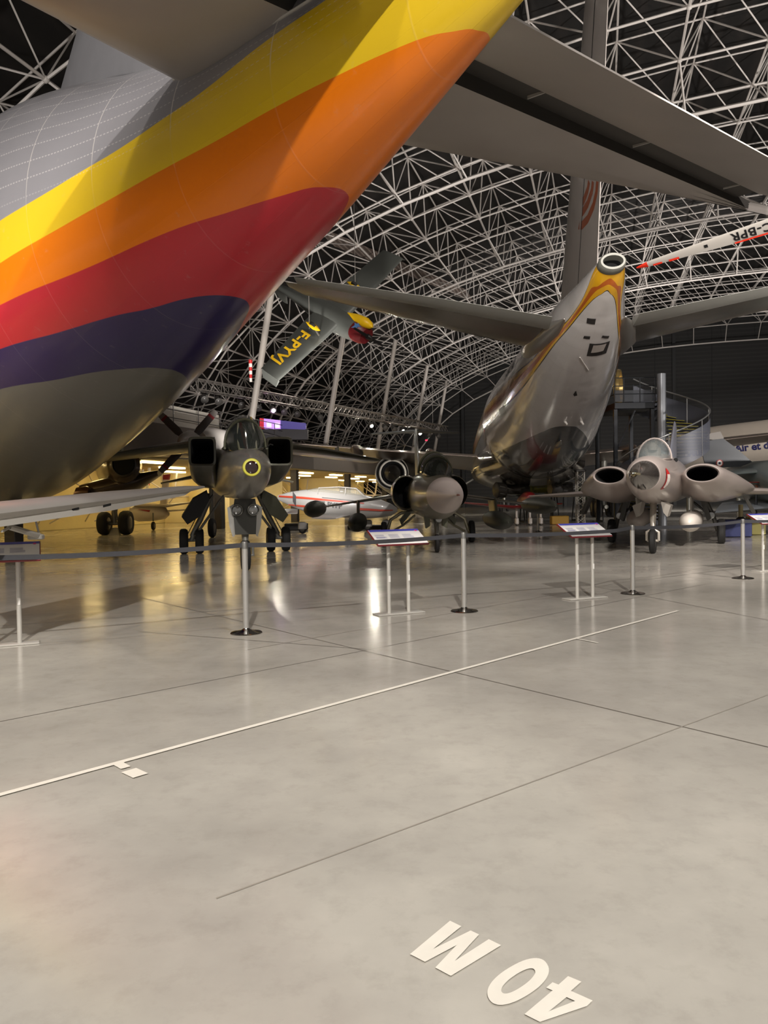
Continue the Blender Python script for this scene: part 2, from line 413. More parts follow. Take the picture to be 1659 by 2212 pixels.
def livery(name, base, layers, period, xmax):
    """layers: list of (curve pts (station, angle from belly), rgb) outermost first"""
    mt, g, b = nodemat(name); uvn = g.new('ShaderNodeUVMap'); sx = g.new('ShaderNodeSeparateXYZ'); g.put(sx.inputs[0], uvn.outputs[0])
    u, v = sx.outputs[0], sx.outputs[1]; c = lin(base)
    for pts, rgb in layers:
        s0 = 0
        if pts[0] == 'nose':
            s0 = pts[1]; pts = [(0, 0)]+[(sqrt(a_-s0), b_) for a_, b_ in pts[2]]
            cv = g.curve(g.math('SQRT', g.math('MAXIMUM', g.math('SUBTRACT', u, s0), 0)), pts, sqrt(xmax-s0), pi)
            cv = g.math('SUBTRACT', cv, g.math('MULTIPLY', g.math('LESS_THAN', u, s0), .2))
        else: cv = g.curve(u, pts, xmax, pi)
        c = g.mix(g.clamp(g.step(v, cv, .006)), c, lin(rgb))
    return mt, g, b, u, v, c
def nose(s0, pts):                # curve that rounds to 0 at station s0
    return ('nose', s0, pts)
gmat, g, b, u, v, c = livery('striped_fuselage_paint', (140, 138, 142), [
    ([(0, 2.3), (6, 1.97), (6.7, 1.937), (7.4, 1.91), (8.8, 1.756), (9.44, 1.724), (10.7, 1.653), (11.3, 1.63), (13.6, 1.543), (20, 1.44), (30, 1.35)], (232, 194, 34)),
    (nose(5.03, [(5.06, .2), (5.1, .34), (5.24, .53), (5.48, .74), (5.87, .91), (6.43, 1.055), (7.44, 1.205), (8.22, 1.26), (10.5, 1.339), (14.2, 1.307), (20, 1.25), (30, 1.2)]), (236, 122, 0)),
    (nose(7.42, [(7.44, .1), (7.5, .2), (7.58, .29), (7.93, .46), (8.74, .69), (9.93, .89), (11.9, 1.008), (14.66, 1.102), (20, 1.13), (30, 1.1)]), (190, 34, 50)),
    (nose(10.12, [(10.15, .1), (10.25, .2), (10.63, .36), (11.3, .495), (12, .62), (13.44, .764), (15.47, .898), (20, .98), (30, 1.0)]), (38, 26, 84)),
    (nose(12.79, [(12.82, .09), (12.9, .15), (13.12, .25), (13.6, .385), (14.63, .535), (16.49, .717), (20, .84), (30, .9)]), (108, 106, 100))], 1, LMAX)
grey = g.clamp(g.step(1.62, v, .25))
ln1 = g.line(u, 1.87, .016); ln2 = g.line(v, .115, .006)
brk = g.clamp(g.math('MULTIPLY', g.math('SUBTRACT', g.noise(None, 3.0), .42), 9))
rv = g.math('GREATER_THAN', g.math('FRACT', g.math('MULTIPLY', u, 11)), .45)
c = g.mix(g.math('MULTIPLY', grey, g.math('MULTIPLY', g.math('MULTIPLY', ln2, rv), .6)), c, lin((222, 216, 214)))
c = g.mix(g.math('MULTIPLY', g.math('ADD', g.math('MULTIPLY', grey, .6), .06), ln1), c, lin((226, 218, 210)))
tc = g.new('ShaderNodeTexCoord').outputs['Object']
c = g.mix(g.math('MULTIPLY', g.noise(tc, .9, 6, .6), .12), c, lin((60, 52, 44)))
c = g.mix(g.math('MULTIPLY', g.clamp(g.math('MULTIPLY', g.math('SUBTRACT', g.noise(tc, 5, 8, .7), .62), 6)), .18), c, lin((200, 190, 180)))
g.put(b.inputs['Base Color'], c); b.inputs['Roughness'].default_value = .34; b.inputs['Coat Weight'].default_value = .35; b.inputs['Coat Roughness'].default_value = .12
bp = g.new('ShaderNodeBump'); bp.inputs['Strength'].default_value = .35; bp.inputs['Distance'].default_value = .02
hgt = g.math('ADD', g.math('MULTIPLY', g.noise(tc, .8, 2), 1.6), g.math('MULTIPLY', g.math('ADD', ln1, g.line(v, .33, .008)), .12))
g.put(bp.inputs['Height'], hgt); g.put(b.inputs['Normal'], bp.outputs[0])
GP = empty('transport_aircraft', AX*16+RR*RC, 0, 'huge striped cargo aircraft tail in yellow, orange, red, blue and grey, looming overhead at left', 'airplane')
OFF = GP.location
q = MB(); rings = []; uvs = []; NS, NP = 150, 96
for i in range(NS+1):
    al = 4.5+(29.5-4.5)*(i/NS)
    rings.append([gup(al, 2*pi*k/NP)-OFF for k in range(NP)])
    uvs += [(al, abs((2*pi*k/NP+pi) % (2*pi)-pi)) for k in range(NP)]
q.loft(rings, (True, True), 0, True, uvs); q.build('fuselage', gmat, GP, 80)
mb = MB(); c0 = AX*4.5+RR*RC+Vector((0, 0, 6.45))-OFF   # closing tail cone
tipd = (-AX*.5+Vector((0, 0, .35)))
mb.loft([[c0+(gup(4.5, 2*pi*k/NP)-OFF-c0)*s+tipd*(1-s*s)*1.4 for k in range(0, NP, 2)] for s in (1.0, .8, .55, .25, .05)], (False, True))
mb.build('tail_cone', mat('yellow_paint', (243, 208, 30), .35, coat=.3), GP)
SKIN = mat('grey_tail_skin', (152, 146, 141), .42, .25, noise=.12, nscale=1.2, bump=.15, bscale=2)
SHADESKIN = mat('shaded_hinge_gap', (58, 55, 52), .6, .1)  # shade on the spar face and in the elevator gap, put into the colour
def gpt(al, rho, z): return AX*al+RR*(RC+rho)+Vector((0, 0, z))-OFF
def le(r): return 9.47-.262*(abs(r)-1.1)
for sgn in (1, -1):
    q = MB(); secs = []
    for r in (.4, 1.1, 3, 5, 7.5, 10, 11.6, 12.0):
        l = le(r)-(.25 if r > 11.8 else 0)
        secs.append((gpt(l, sgn*r, 6.84), gpt(7.28-(0 if r < 11.8 else -.1), sgn*r, 6.88), .5-.032*r))
    # flat-bottomed fixed surface: profile from leading edge to hinge gap
    rings = []
    for a_, b_, t in secs:
        rg = []
        for x, zz in ((0, 0), (.02, .18), (.08, .4), (.25, .62), (.5, .7), (.8, .62), (1, .5), (1, -.30), (.8, -.36), (.5, -.4), (.25, -.36), (.08, -.22), (.02, -.1)):
            rg.append(a_.lerp(b_, x)+Vector((0, 0, zz*t)))
        rings.append(rg)
    q.loft(rings)
    for fi in range((len(rings)-1)*13):
        if fi % 13 == 6: q.mi[fi] = 1
    q.build('tailplane', [SKIN, SHADESKIN], GP, 35)
    q = MB(); rings = []
    for r in (.3, 3, 5, 7.5, 9.0):
        t = .5-.03*r; a_ = gpt(7.4, sgn*r, 6.90); b_ = gpt(6.45, sgn*r, 6.90)
        rings.append([a_+Vector((0, 0, .15*t)), b_+Vector((0, 0, .02)), b_+Vector((0, 0, .3)), a_+Vector((0, 0, .4*t))])
    q.loft(rings); q.build('hinge_gap_blocker', SHADESKIN, GP, 20)  # box stretched across the elevator gap to stop light leaking through
    q = MB(); rings = []
    for r in (.6, 3, 5, 7.5, 8.9):
        t = .5-.03*r; a_ = gpt(6.8, sgn*r, 6.84); b_ = gpt(5.43, sgn*r, 6.34)
        rings.append([a_.lerp(b_, x)+Vector((0, 0, zz*t)) for x, zz in ((0, .05), (.1, .42), (.5, .3), (1, .03), (1, -.03), (.5, -.1), (.1, -.18), (0, -.1))])
    q.loft(rings); ev = q.build('elevator', SKIN, GP, 35)
    for r in (3.1, 5.6, 8.4):
        q = MB(); q.bbox(gpt(7.03, sgn*r, 6.93), (.02, .34, .05), .004, rz=radians(90)-TH+.25)
        q.build('hinge_bracket', mat('light_bracket', (150, 146, 140), .5), ev)
q = MB(); secs = []                 # fin on the centreline
for z, l, t_ in ((7.2, 20, 6.3), (9.4, 19.6, 6.2), (10.2, 18.4, 6.2), (11.05, 16.7, 6.1), (14, 11.6, 6.0), (17, 9.6, 5.9)):
    secs.append((gpt(l, 0, z), gpt(t_, 0, z), .8))
wing(q, secs, up=RR); q.build('fin', mat('fin_skin', (122, 121, 124), .5, .2, noise=.1), GP)
q = MB(); q.tube([gup(al, 2.08, .01)-OFF for al in (9.5, 9, 8.4, 7.8, 7.2, 6.7)], .02, 6); q.build('root_seal', mat('pale_seal', (170, 166, 160), .5), GP)
# ================================================================== barrier posts, belts, information lecterns
BELT = mat('grey_belt_webbing', (58, 58, 62), .8, noise=.1, nscale=60)
BASEM = mat('polished_base', (150, 148, 144), .12, 1.0)
posts = [G(532, 1368), G(1003, 1321), G(1367, 1283), G(1605, 1250)]
def stanchion(label):
    t = empty('barrier_post', (0, 0, 0), 0, label, 'barrier post', 'belt barrier posts in the front row')
    q = MB(); q.lathe((0, 0, 0), (0, 0, 1), [(0, .165), (.008, .168), (.016, .16), (.024, .12), (.034, .06), (.05, .034), (.06, .03)], 48); q.build('base', BASEM, t, 30)
    q = MB(); q.lathe((0, 0, 0), (0, 0, 1), [(.045, .031), (.9, .031)], 28); q.build('pole', STEEL, t)
    q = MB(); q.lathe((0, 0, 0), (0, 0, 1), [(.895, .033), (.955, .033), (.968, .030), (.972, .02)], 28); q.build('belt_head', mat('grey_head', (140, 138, 134), .35, .7), t)
    return t
POST0 = stanchion('chrome barrier post nearest the camera, in front of the dark jet with the square intakes')
POST0.location = posts[0]
labs = ['chrome barrier post right of the middle lectern, before the jet with the pointed nose',
        'chrome barrier post between the third lectern and the pale jet with oval intakes',
        'rightmost chrome barrier post, before the lectern cut off by the right edge']
for p_, l_ in zip(posts[1:], labs):
    d_ = dup(POST0); d_.location = p_; d_['label'] = l_
# posts beyond the frame hold the ends of the belts
ends = [posts[0]+(posts[0]-posts[1])*1.02]+posts+[posts[3]+(posts[3]-posts[2])*1.05]
bl = ['grey belt leaving the nearest barrier post to the left, past the leftmost lectern', 'grey belt between the nearest barrier post and the second post, behind the second lectern',
      'grey belt between the second and third barrier posts, passing the third lectern', 'grey belt between the third and the rightmost barrier posts, in front of the pale jet',
      'grey belt running from the rightmost barrier post out of the frame']
PANELW = mat('panel_print', (236, 233, 230), .35, coat=.3)
PBLUE = mat('panel_blue_band', (62, 66, 158), .35, coat=.3); MAROON = mat('maroon_panel_edge', (112, 26, 34), .4)
LEG = mat('pale_painted_metal', (196, 192, 184), .4, .2); INK = mat('panel_ink', (168, 166, 186), .5); INKD = mat('panel_ink_dark', (60, 60, 140), .5)
def lectern(label):
    t = empty('information_lectern', (0, 0, 0), 0, label, 'lectern', 'slanted information lecterns along the barrier')
    q = MB(); q.bbox((0, 0, .008), (.62, .2, .014), .004); q.build('base_plate', LEG, t)
    for x in (-.13, .13):
        q = MB(); q.tube([(x, 0, .012), (x, 0, .875)], .023, 18); lg = q.build('leg', LEG, t)
        q = MB(); q.bbox((x, -.0235, .43), (.026, .006, .075), .002); q.build('sticker', mat('white_sticker', (232, 228, 222), .5), lg)
    Mx = Matrix.Rotation(radians(27), 3, 'X'); c_ = Vector((0, -.0, .925))
    q = MB(); q.bbox(c_, (.68, .37, .022), .004, Mx); q.build('tray', MAROON, t)
    q = MB(); q.bbox(c_+Mx @ Vector((0, -.005, .014)), (.66, .345, .008), .002, Mx); pn = q.build('panel', PANELW, t)
    def pp(x, y, w_, h, m_, nm):
        q = MB(); q.add([c_+Mx @ Vector(v) for v in ((x, y, .0194), (x+w_, y, .0194), (x+w_, y+h, .0194), (x, y+h, .0194))], [(0, 1, 2, 3)]); return q.build(nm, m_, pn, 0)
    pp(-.33, .118, .66, .047, PBLUE, 'header_band')
    q = MB()
    for a, b2, w_ in ((-.3, .1, .12), (-.12, .1, .13), (.06, .1, .12), (-.3, .05, .14), (-.12, .05, .13), (.06, .05, .14)):
        for k in range(4):
            y = b2-.012*k-.01; q.add([c_+Mx @ Vector(v) for v in ((a, y-.1+.05, .0196), (a+w_, y-.05, .0196), (a+w_, y-.045, .0196), (a, y-.045, .0196))], [(0, 1, 2, 3)])
    tag(q.build('text_block', INK, pn, 0), kind='stuff')
    pp(-.3, -.03, .12, .012, INKD, 'heading_bar')
    q = MB(); q.lathe(c_+Mx @ Vector((.285, .12, .0196)), Mx @ Vector((0, 0, 1)), [(0, .018), (.0006, .018)], 6); q.build('emblem', mat('pink_emblem', (196, 70, 130), .4), pn, 0)
    return t
L0 = lectern('slanted information lectern at the far left, cut by the left edge, two white legs')
HD = radians(24)
def put(o, leftleg):
    o.rotation_euler = (0, 0, HD); p_ = leftleg+Matrix.Rotation(HD, 3, 'Z') @ Vector((.13, 0, 0)); o.location = (p_.x, p_.y, 0)
LECS = [L0]
put(L0, G(43, 1391)-Matrix.Rotation(HD, 3, 'Z') @ Vector((.26, 0, 0)))
for px, py, l_ in ((841, 1327, 'slanted information lectern in the middle, in front of the pointed grey-nosed jet'),
                   (1247, 1294, 'slanted information lectern below the white airliner tail, left of the third barrier post'),
                   (1648, 1234, 'slanted information lectern cut by the right edge beyond the rightmost post')):
    o = dup(L0); o['label'] = l_; put(o, G(px, py)); LECS.append(o)

# belts run straight from post to post, except where a tray edge pushes them towards the visitor
def corners(o):
    M_ = Matrix.Rotation(HD, 3, 'Z'); return [Vector((o.location.x, o.location.y, 0))+M_ @ Vector((x, -.2, 0)) for x in (-.352, .352)]
cs_ = [corners(o) for o in LECS]
for i, lec in ((0, 0), (1, 1), (2, 2), (3, None), (4, 3)):
    a, b_ = ends[i], ends[i+1]; d_ = (b_-a).normalized(); nrm_ = Vector((d_.y, -d_.x, 0)); path = [a+d_*.03]
    if lec is not None:
        for c_ in cs_[lec]:
            if (c_-a).dot(nrm_) > 0: path.append(c_)
    path.append(b_-d_*.03); rg = []; tot = sum((q1-q0).length for q0, q1 in zip(path, path[1:])); run = 0; fine = []
    for q0, q1 in zip(path, path[1:]):
        n_ = max(2, int((q1-q0).length/.2))
        for k in range(n_): fine.append((q0.lerp(q1, k/n_), run+(q1-q0).length*k/n_))
        run += (q1-q0).length
    fine.append((path[-1], run))
    for p_, r_ in fine:
        sag = .03*(1-(2*r_/tot-1)**2); z = .932-sag; s_ = nrm_*.0012
        rg.append([p_+Vector((0, 0, z-.024))-s_, p_+Vector((0, 0, z-.024))+s_, p_+Vector((0, 0, z+.024))+s_, p_+Vector((0, 0, z+.024))-s_])
    q = MB(); q.loft(rg); tag(q.build('barrier_belt', BELT, None, 30), bl[i], 'barrier belt', 'belts of the front barrier')
# ================================================================== the three fighters
OLIVE = mat('dark_olive_paint', (74, 72, 60), .33, .35, noise=.2, nscale=2, coat=.25)
OLIVE2 = mat('olive_drab', (84, 84, 66), .5, .1, noise=.15)
METAL = mat('worn_grey_metal', (146, 142, 134), .27, .65, noise=.18, nscale=2.5, bump=.1, bscale=4)
DGREEN = mat('matt_dark_green', (44, 45, 38), .5, .1, noise=.15)
GEARM = mat('gear_paint', (120, 118, 110), .4, .3, noise=.1, nscale=8)
GREYG = mat('gear_door_grey', (158, 155, 148), .4, .2)
GLASS = mat('canopy_glass', (150, 160, 160), .05, 0, alpha=.28, spec=.9)
SMOKE = mat('dark_canopy_glass', (40, 44, 40), .06, 0, alpha=.85, spec=.9)
LENS = mat('lamp_lens', (150, 150, 148), .12, .6)

# ---------------------------------------------------------------- twin-intake strike jet, facing the camera
JG = empty('strike_jet', G(531, 1232), radians(13), 'dark olive jet with square side intakes and a yellow-ringed nose camera, facing the camera', 'jet fighter')
def body(q, secs, n=32):
    q.loft([sring((x, y, z), w_, h, n, e, hb) for x, y, z, w_, h, hb, e in secs])
q = MB(); body(q, [(0, -2.66, 1.93, .10, .10, .10, 2), (0, -2.6, 1.935, .16, .15, .15, 2), (0, -2.35, 1.95, .27, .24, .27, 2), (0, -1.9, 1.97, .37, .31, .4, 2.1), (0, -1.2, 1.98, .435, .38, .5, 2.2), (0, -.5, 1.98, .46, .46, .56, 2.3), (0, .6, 2.0, .47, .55, .6, 2.4),
                    (0, 1.5, 2.0, .49, .66, .58, 2.5), (0, 3.0, 2.0, .52, .75, .56, 2.6), (0, 6, 2.0, .6, .72, .55, 2.6), (0, 9, 2.1, .7, .6, .5, 2.5), (0, 12, 2.3, .35, .4, .35, 2.2), (0, 12.8, 2.35, .12, .15, .12, 2)])
q.build('fuselage', METAL, JG)
q = MB(); q.lathe((0, -2.60, 1.935), (0, -1, 0), [(0, .15), (.06, .15), (.075, .14), (.078, .108), (.06, .1), (0, .1)], 32, cap=(False, False)); q.build('camera_ring', mat('yellow_ring', (196, 190, 62), .45), JG, 50)
q = MB(); q.lathe((0, -2.60, 1.935), (0, -1, 0), [(.05, .112), (.075, .11), (.088, .08), (.094, .02)], 24); q.build('camera_window', mat('dark_lens', (38, 16, 14), .08, coat=1), JG)
# canopy: windscreen + hood
q = MB(); body(q, [(0, -1.75, 2.22, .10, .04, .05, 2), (0, -1.35, 2.3, .27, .2, .1, 2), (0, -.85, 2.38, .36, .46, .12, 2.1), (0, -.2, 2.42, .385, .64, .15, 2.15), (0, .6, 2.45, .38, .62, .15, 2.15), (0, 1.4, 2.5, .33, .45, .1, 2.1), (0, 2.2, 2.6, .2, .15, .1, 2)])
cn = q.build('canopy', SMOKE, JG)
q = MB()
for s_ in (-1, 1):
    q.tube([(s_*.15, -1.62, 2.3), (s_*.165, -1.2, 2.52), (s_*.13, -.82, 2.83)], .02, 6)
    q.tube([(s_*.385, -.95, 2.36), (s_*.385, -.2, 2.42), (s_*.38, .7, 2.45)], .022, 6)
q.tube([(.38*cos(t*pi/10), -.66, 2.4+.53*sin(t*pi/10)) for t in range(11)], .026, 6)
q.tube([(-.15, -1.62, 2.3), (0, -1.68, 2.28), (.15, -1.62, 2.3)], .02, 6)
q.build('canopy_frame', OLIVE2, cn)
q = MB(); q.bbox((0, .1, 2.5), (.36, .3, .5), .06, Matrix.Rotation(-.25, 3, 'X')); q.lathe((0, .0, 2.68), (0, 0, 1), [(0, .1), (.08, .13), (.16, .1), (.2, .03)], 14); q.build('seat', mat('black_seat', (30, 30, 28), .8), JG)
for s_ in (-1, 1):              # square intakes with lips
    q = MB(); R = []
    for y, cx_, cz, w_, h, e in ((1.0, .80, 2.42, .285, .31, 7), (.96, .80, 2.42, .275, .30, 7), (.98, .80, 2.42, .235, .262, 7), (1.5, .78, 2.4, .22, .25, 6), (2.6, .7, 2.35, .18, .2, 5)):
        R.append(sring((s_*cx_, y, cz), w_, h, 32, e))
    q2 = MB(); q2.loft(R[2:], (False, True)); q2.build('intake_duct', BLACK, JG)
    q.loft(R[:3], (False, False))
    q.loft([sring((s_*cx_, y, cz), w_, h, 32, e, hb) for y, cx_, cz, w_, h, hb, e in ((1.0, .80, 2.42, .285, .31, .31, 7), (1.5, .8, 2.42, .29, .33, .42, 6), (2.6, .76, 2.4, .33, .36, .62, 4), (4.5, .66, 2.36, .4, .4, .66, 3), (8, .5, 2.3, .4, .4, .5, 3), (11, .3, 2.3, .3, .3, .3, 2))], (False, True))
    q.build('intake', OLIVE, JG, 35)
    q = MB(); wing(q, [((s_*.5, 4.0, 2.88), (s_*.5, 7.3, 2.84), .3), ((s_*2.4, 5.2, 2.72), (s_*2.4, 7.6, 2.66), .2), ((s_*4.1, 6.3, 2.52), (s_*4.1, 7.75, 2.46), .1), ((s_*4.3, 6.6, 2.5), (s_*4.3, 7.75, 2.46), .05)])
    wg = q.build('wing', OLIVE, JG)
    q = MB(); q.bbox((s_*2.9, 6.1, 2.78), (.02, .6, .14), .005); q.build('wing_fence', OLIVE2, wg)
    q = MB(); wing(q, [((s_*.4, 9.6, 2.3), (s_*.4, 11.6, 2.3), .18), ((s_*2.2, 11.0, 1.98), (s_*2.2, 12.1, 1.98), .06)]); q.build('tailplane', OLIVE, JG)
    # main gear: splayed leg with twin wheels and a big door
    tp = Vector((s_*.62, 5.2, 1.55)); wc = Vector((s_*1.13, 5.3, .36))
    q = MB(); q.tube([tp, tp.lerp(wc, .55), wc+Vector((0, 0, .1))], [.085, .075, .06], 12); q.tube([wc+Vector((-s_*.05, 0, .12)), wc], .07, 10); q.tube([wc+Vector((-.3, 0, 0)), wc+Vector((.3, 0, 0))], .045, 10)
    lg = q.build('gear_leg', GEARM, JG)
    q = MB(); q.tube([Vector((s_*.3, 5.15, 1.5)), wc+Vector((-s_*.16, -.12, .2))], .035, 8); q.build('drag_strut', GEARM, lg)
    q = MB(); q.tube([tp+Vector((.05, -.12, 0)), tp.lerp(wc, .5)+Vector((s_*.1, -.15, .05)), wc+Vector((s_*.12, -.1, .12))], .012, 6); q.build('brake_hose', RUB, lg)
    for dx in (-.2, .2): wheel(lg, wc+Vector((dx, 0, -.03)), .33, .22)
    q = MB(); pl = [Vector(v) for v in ((s_*.72, 4.8, 1.62), (s_*1.08, 4.8, 1.42), (s_*1.36, 4.82, .98), (s_*1.22, 4.85, .78), (s_*.88, 4.82, 1.0), (s_*.66, 4.8, 1.4))]
    q.prism(pl, (0, .35, .05)); q.build('gear_door', OLIVE2 if s_ > 0 else mat('black_door', (20, 20, 20), .6), JG, 20)
q = MB(); wing(q, [((0, 8.2, 2.6), (0, 11.9, 2.6), .2), ((0, 9.4, 3.1), (0, 12.0, 3.1), .14)], up=(1, 0, 0)); q.build('fin', OLIVE, JG)
# nose gear
q = MB(); q.tube([(0, .3, 1.5), (0, .05, .78), (0, 0, .5)], [.09, .08, .055], 12); q.tube([(0, 0, .52), (.14, 0, .48), (.15, 0, .3), (0, 0, .3)], .035, 8); ng = q.build('nose_gear_leg', GEARM, JG)
wheel(ng, (.0, 0, .3), .3, .19)
q = MB(); q.prism([(-.2, -.16, 1.42), (.2, -.16, 1.42), (.23, -.16, 1.2), (.2, -.16, .72), (-.2, -.16, .72), (-.23, -.16, 1.2)], (0, .05, 0)); nd = q.build('nose_gear_door', mat('dark_door', (58, 57, 52), .45, .4, noise=.2), JG, 20)
for s_ in (-1, 1):
    q = MB(); q.prism([(s_*.2, -.1, 1.33), (s_*.34, -.1, 1.25), (s_*.31, -.1, .9), (s_*.24, -.1, .66), (s_*.17, -.1, .74)], (0, .03, 0)); q.build('side_door', GREYG, nd, 20)
    q = MB(); q.lathe((s_*.16, -.16, 1.2), (0, -1, 0), [(-.1, .03), (0, .1), (.07, .115), (.075, .108), (.07, .1)], 24, cap=(True, False)); lp = q.build('landing_lamp', GEARM, nd)
    q = MB(); q.lathe((s_*.16, -.16, 1.2), (0, -1, 0), [(.04, .1), (.055, .06), (.06, .01)], 20); q.build('lamp_lens', LENS, lp)
q = MB(); q.tube([(.3, -2.0, 2.3), (.36, -2.05, 2.36), (.4, -2.1, 2.34)], .01, 6); q.build('sensor_vane', BLACK, JG)

# ---------------------------------------------------------------- needle-nosed interceptor with T-tail
NG = empty('needle_nosed_jet', (1.32, 19.3, 0), 0, 'jet with a pointed grey nose cone, half-round intakes and wing tip tanks, middle', 'jet fighter')
CONE = mat('nose_cone_grey', (172, 160, 155), .4, .1, noise=.08, nscale=2)
SKIN2 = mat('camouflage_skin', (104, 98, 80), .35, .45, noise=.25, nscale=1.6, coat=.2)
q = MB(); q.loft([sring((.1-.04*k/5, y, z), r, r*.98, 36) for k, (y, z, r) in enumerate(((-4.6, 1.43, .012), (-4.15, 1.43, .04), (-3.6, 1.43, .14), (-2.9, 1.43, .28), (-2.3, 1.43, .375), (-1.9, 1.43, .42)))]); rc_ = q.build('nose_cone', CONE, NG)
q = MB(); q.tube([(.1, -4.9, 1.43), (.1, -4.5, 1.43)], [.01, .022], 8); q.build('pitot_probe', mat('red_brown_probe', (110, 50, 40), .5), rc_)
q = MB(); body(q, [(.06, -1.9, 1.43, .42, .41, .41, 2), (.05, -1.2, 1.42, .5, .48, .5, 2), (.03, -.4, 1.42, .56, .54, .58, 2.05), (0, .8, 1.42, .6, .66, .62, 2.1), (0, 2.2, 1.42, .64, .72, .62, 2.1), (0, 5, 1.45, .72, .68, .62, 2.1), (0, 9, 1.5, .62, .6, .55, 2), (0, 12, 1.6, .5, .5, .5, 2), (0, 12.6, 1.6, .44, .44, .44, 2)]); q.build('fuselage', SKIN2, NG)
q = MB(); body(q, [(.04, -.95, 1.84, .14, .06, .05, 2), (.03, -.5, 1.92, .33, .3, .1, 2), (.02, .1, 2.0, .39, .49, .12, 2), (0, .9, 2.03, .39, .52, .12, 2), (0, 1.7, 2.03, .36, .46, .1, 2), (0, 2.8, 2.05, .25, .25, .1, 2)]); cn = q.build('canopy', SMOKE, NG)
q = MB(); q.tube([(.02+.37*cos(t*pi/12), -.1, 1.98+.44*sin(t*pi/12)) for t in range(13)], .03, 6); q.tube([(.01+.41*cos(t*pi/12), .95, 2.03+.54*sin(t*pi/12)) for t in range(13)], .035, 6); q.build('canopy_frame', OLIVE2, cn)
q = MB(); body(q, [(0, .95, 2.03, .405, .54, .1, 2), (0, 1.8, 2.03, .37, .48, .1, 2), (0, 3.4, 2.0, .25, .25, .1, 2)]); q.build('canopy_fairing', mat('tan_fairing', (128, 116, 90), .4), NG)
q = MB(); q.bbox((0, .5, 2.1), (.3, .25, .5), .05); q.build('seat', mat('black_seat', (30, 30, 28), .8), NG)
for s_ in (-1, 1):
    R = lambda y, cx_, w_, h: sring((s_*cx_, y, 1.53), w_, h, 32)
    q = MB(); q.loft([R(2.95, .68, .37, .43), R(2.55, .68, .385, .455), R(2.6, .68, .40, .47), R(3.4, .66, .46, .52), (sring((s_*.55, 5, 1.5), .5, .56, 32)), sring((s_*.35, 8, 1.5), .45, .5, 32)], (False, True)); q.build('intake', SKIN2, NG, 35)
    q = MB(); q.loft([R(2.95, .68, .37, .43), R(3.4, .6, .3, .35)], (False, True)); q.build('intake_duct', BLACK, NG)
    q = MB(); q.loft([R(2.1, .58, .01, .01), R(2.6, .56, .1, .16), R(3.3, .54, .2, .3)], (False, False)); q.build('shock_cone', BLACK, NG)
    q = MB(); wing(q, [((s_*.6, 4.0, 1.5), (s_*.6, 7.2, 1.5), .14), ((s_*3.3, 4.7, 1.12), (s_*3.3, 6.6, 1.12), .05)]); wg = q.build('wing', OLIVE, NG)
    q = MB(); tx = s_*3.42; q.loft([sring((tx, y, 1.08), r, r, 24) for y, r in ((1.9, .01), (2.05, .09), (2.5, .18), (3.3, .24), (4.4, .26), (5.6, .24), (6.5, .15), (7.1, .02))])
    q.build('wing_tip_tank', DGREEN, NG)
    tx = s_*2.12 ; q = MB(); q.loft([sring((tx, y, .66), r, r, 24) for y, r in ((2.0, .01), (2.12, .12), (2.5, .21), (3.2, .265), (4.3, .28), (5.4, .25), (6.4, .15), (7.0, .02))]); q.build('underwing_tank', DGREEN, NG)
    q = MB(); wing(q, [((tx, 4.0, .9), (tx, 5.8, .9), .1), ((tx, 4.3, 1.32), (tx, 6.2, 1.32), .1)], up=(1, 0, 0)); q.build('pylon', OLIVE, NG)
    q = MB(); q.tube([(s_*.42, 4.0, .95), (s_*.8, 4.0, .92), (s_*1.12, 4.02, .72), (s_*1.24, 4.05, .36)], [.05, .05, .05, .06], 10); q.tube([(s_*.38, 3.9, .85), (s_*.75, 3.9, .55), (s_*1.12, 4.0, .34)], .035, 8)
    lg = q.build('gear_leg', mat('pale_gear', (170, 164, 140), .35, .3), NG); wheel(lg, (s_*1.33, 4.05, .33), .33, .18)
    q = MB(); q.prism([(s_*.5, 3.7, .92), (s_*.62, 3.7, .98), (s_*.86, 3.75, .7), (s_*.8, 3.75, .55)], (0, .6, 0)); q.build('gear_door', OLIVE2, NG, 20)
q = MB(); wing(q, [((0, 8.6, 2.0), (0, 12.6, 2.0), .16), ((0, 10.6, 4.05), (0, 12.9, 4.05), .08)], up=(1, 0, 0)); fn = q.build('fin', mat('fin_grey', (112, 114, 112), .4, .3), NG)
q = MB(); wing(q, [((-1.8, 12.3, 4.02), (-1.8, 13.0, 4.02), .05), ((0, 11.5, 4.08), (0, 13.2, 4.08), .09), ((1.8, 12.3, 4.02), (1.8, 13.0, 4.02), .05)]); q.build('tailplane', mat('tail_dark', (70, 72, 72), .4, .2), fn)
q = MB(); q.tube([(0, .25, .95), (0, .08, .6), (0, 0, .26)], [.07, .06, .04], 10); q.tube([(-.12, .1, .9), (0, .05, .62), (.12, .1, .9)], .02, 6); ng = q.build('nose_gear_leg', GEARM, NG); wheel(ng, (0, 0, .23), .23, .12)
q = MB(); q.lathe((.05, -.05, .84), (0, -1, 0), [(-.06, .03), (0, .075), (.02, .08)], 18); q.build('taxi_lamp', LENS, ng)
for s_ in (-1, 1):
    q = MB(); q.prism([(s_*.16, .1, .95), (s_*.3, .1, .9), (s_*.26, .1, .6), (s_*.16, .1, .66)], (0, .5, 0)); q.build('nose_gear_door', OLIVE2, NG, 20)

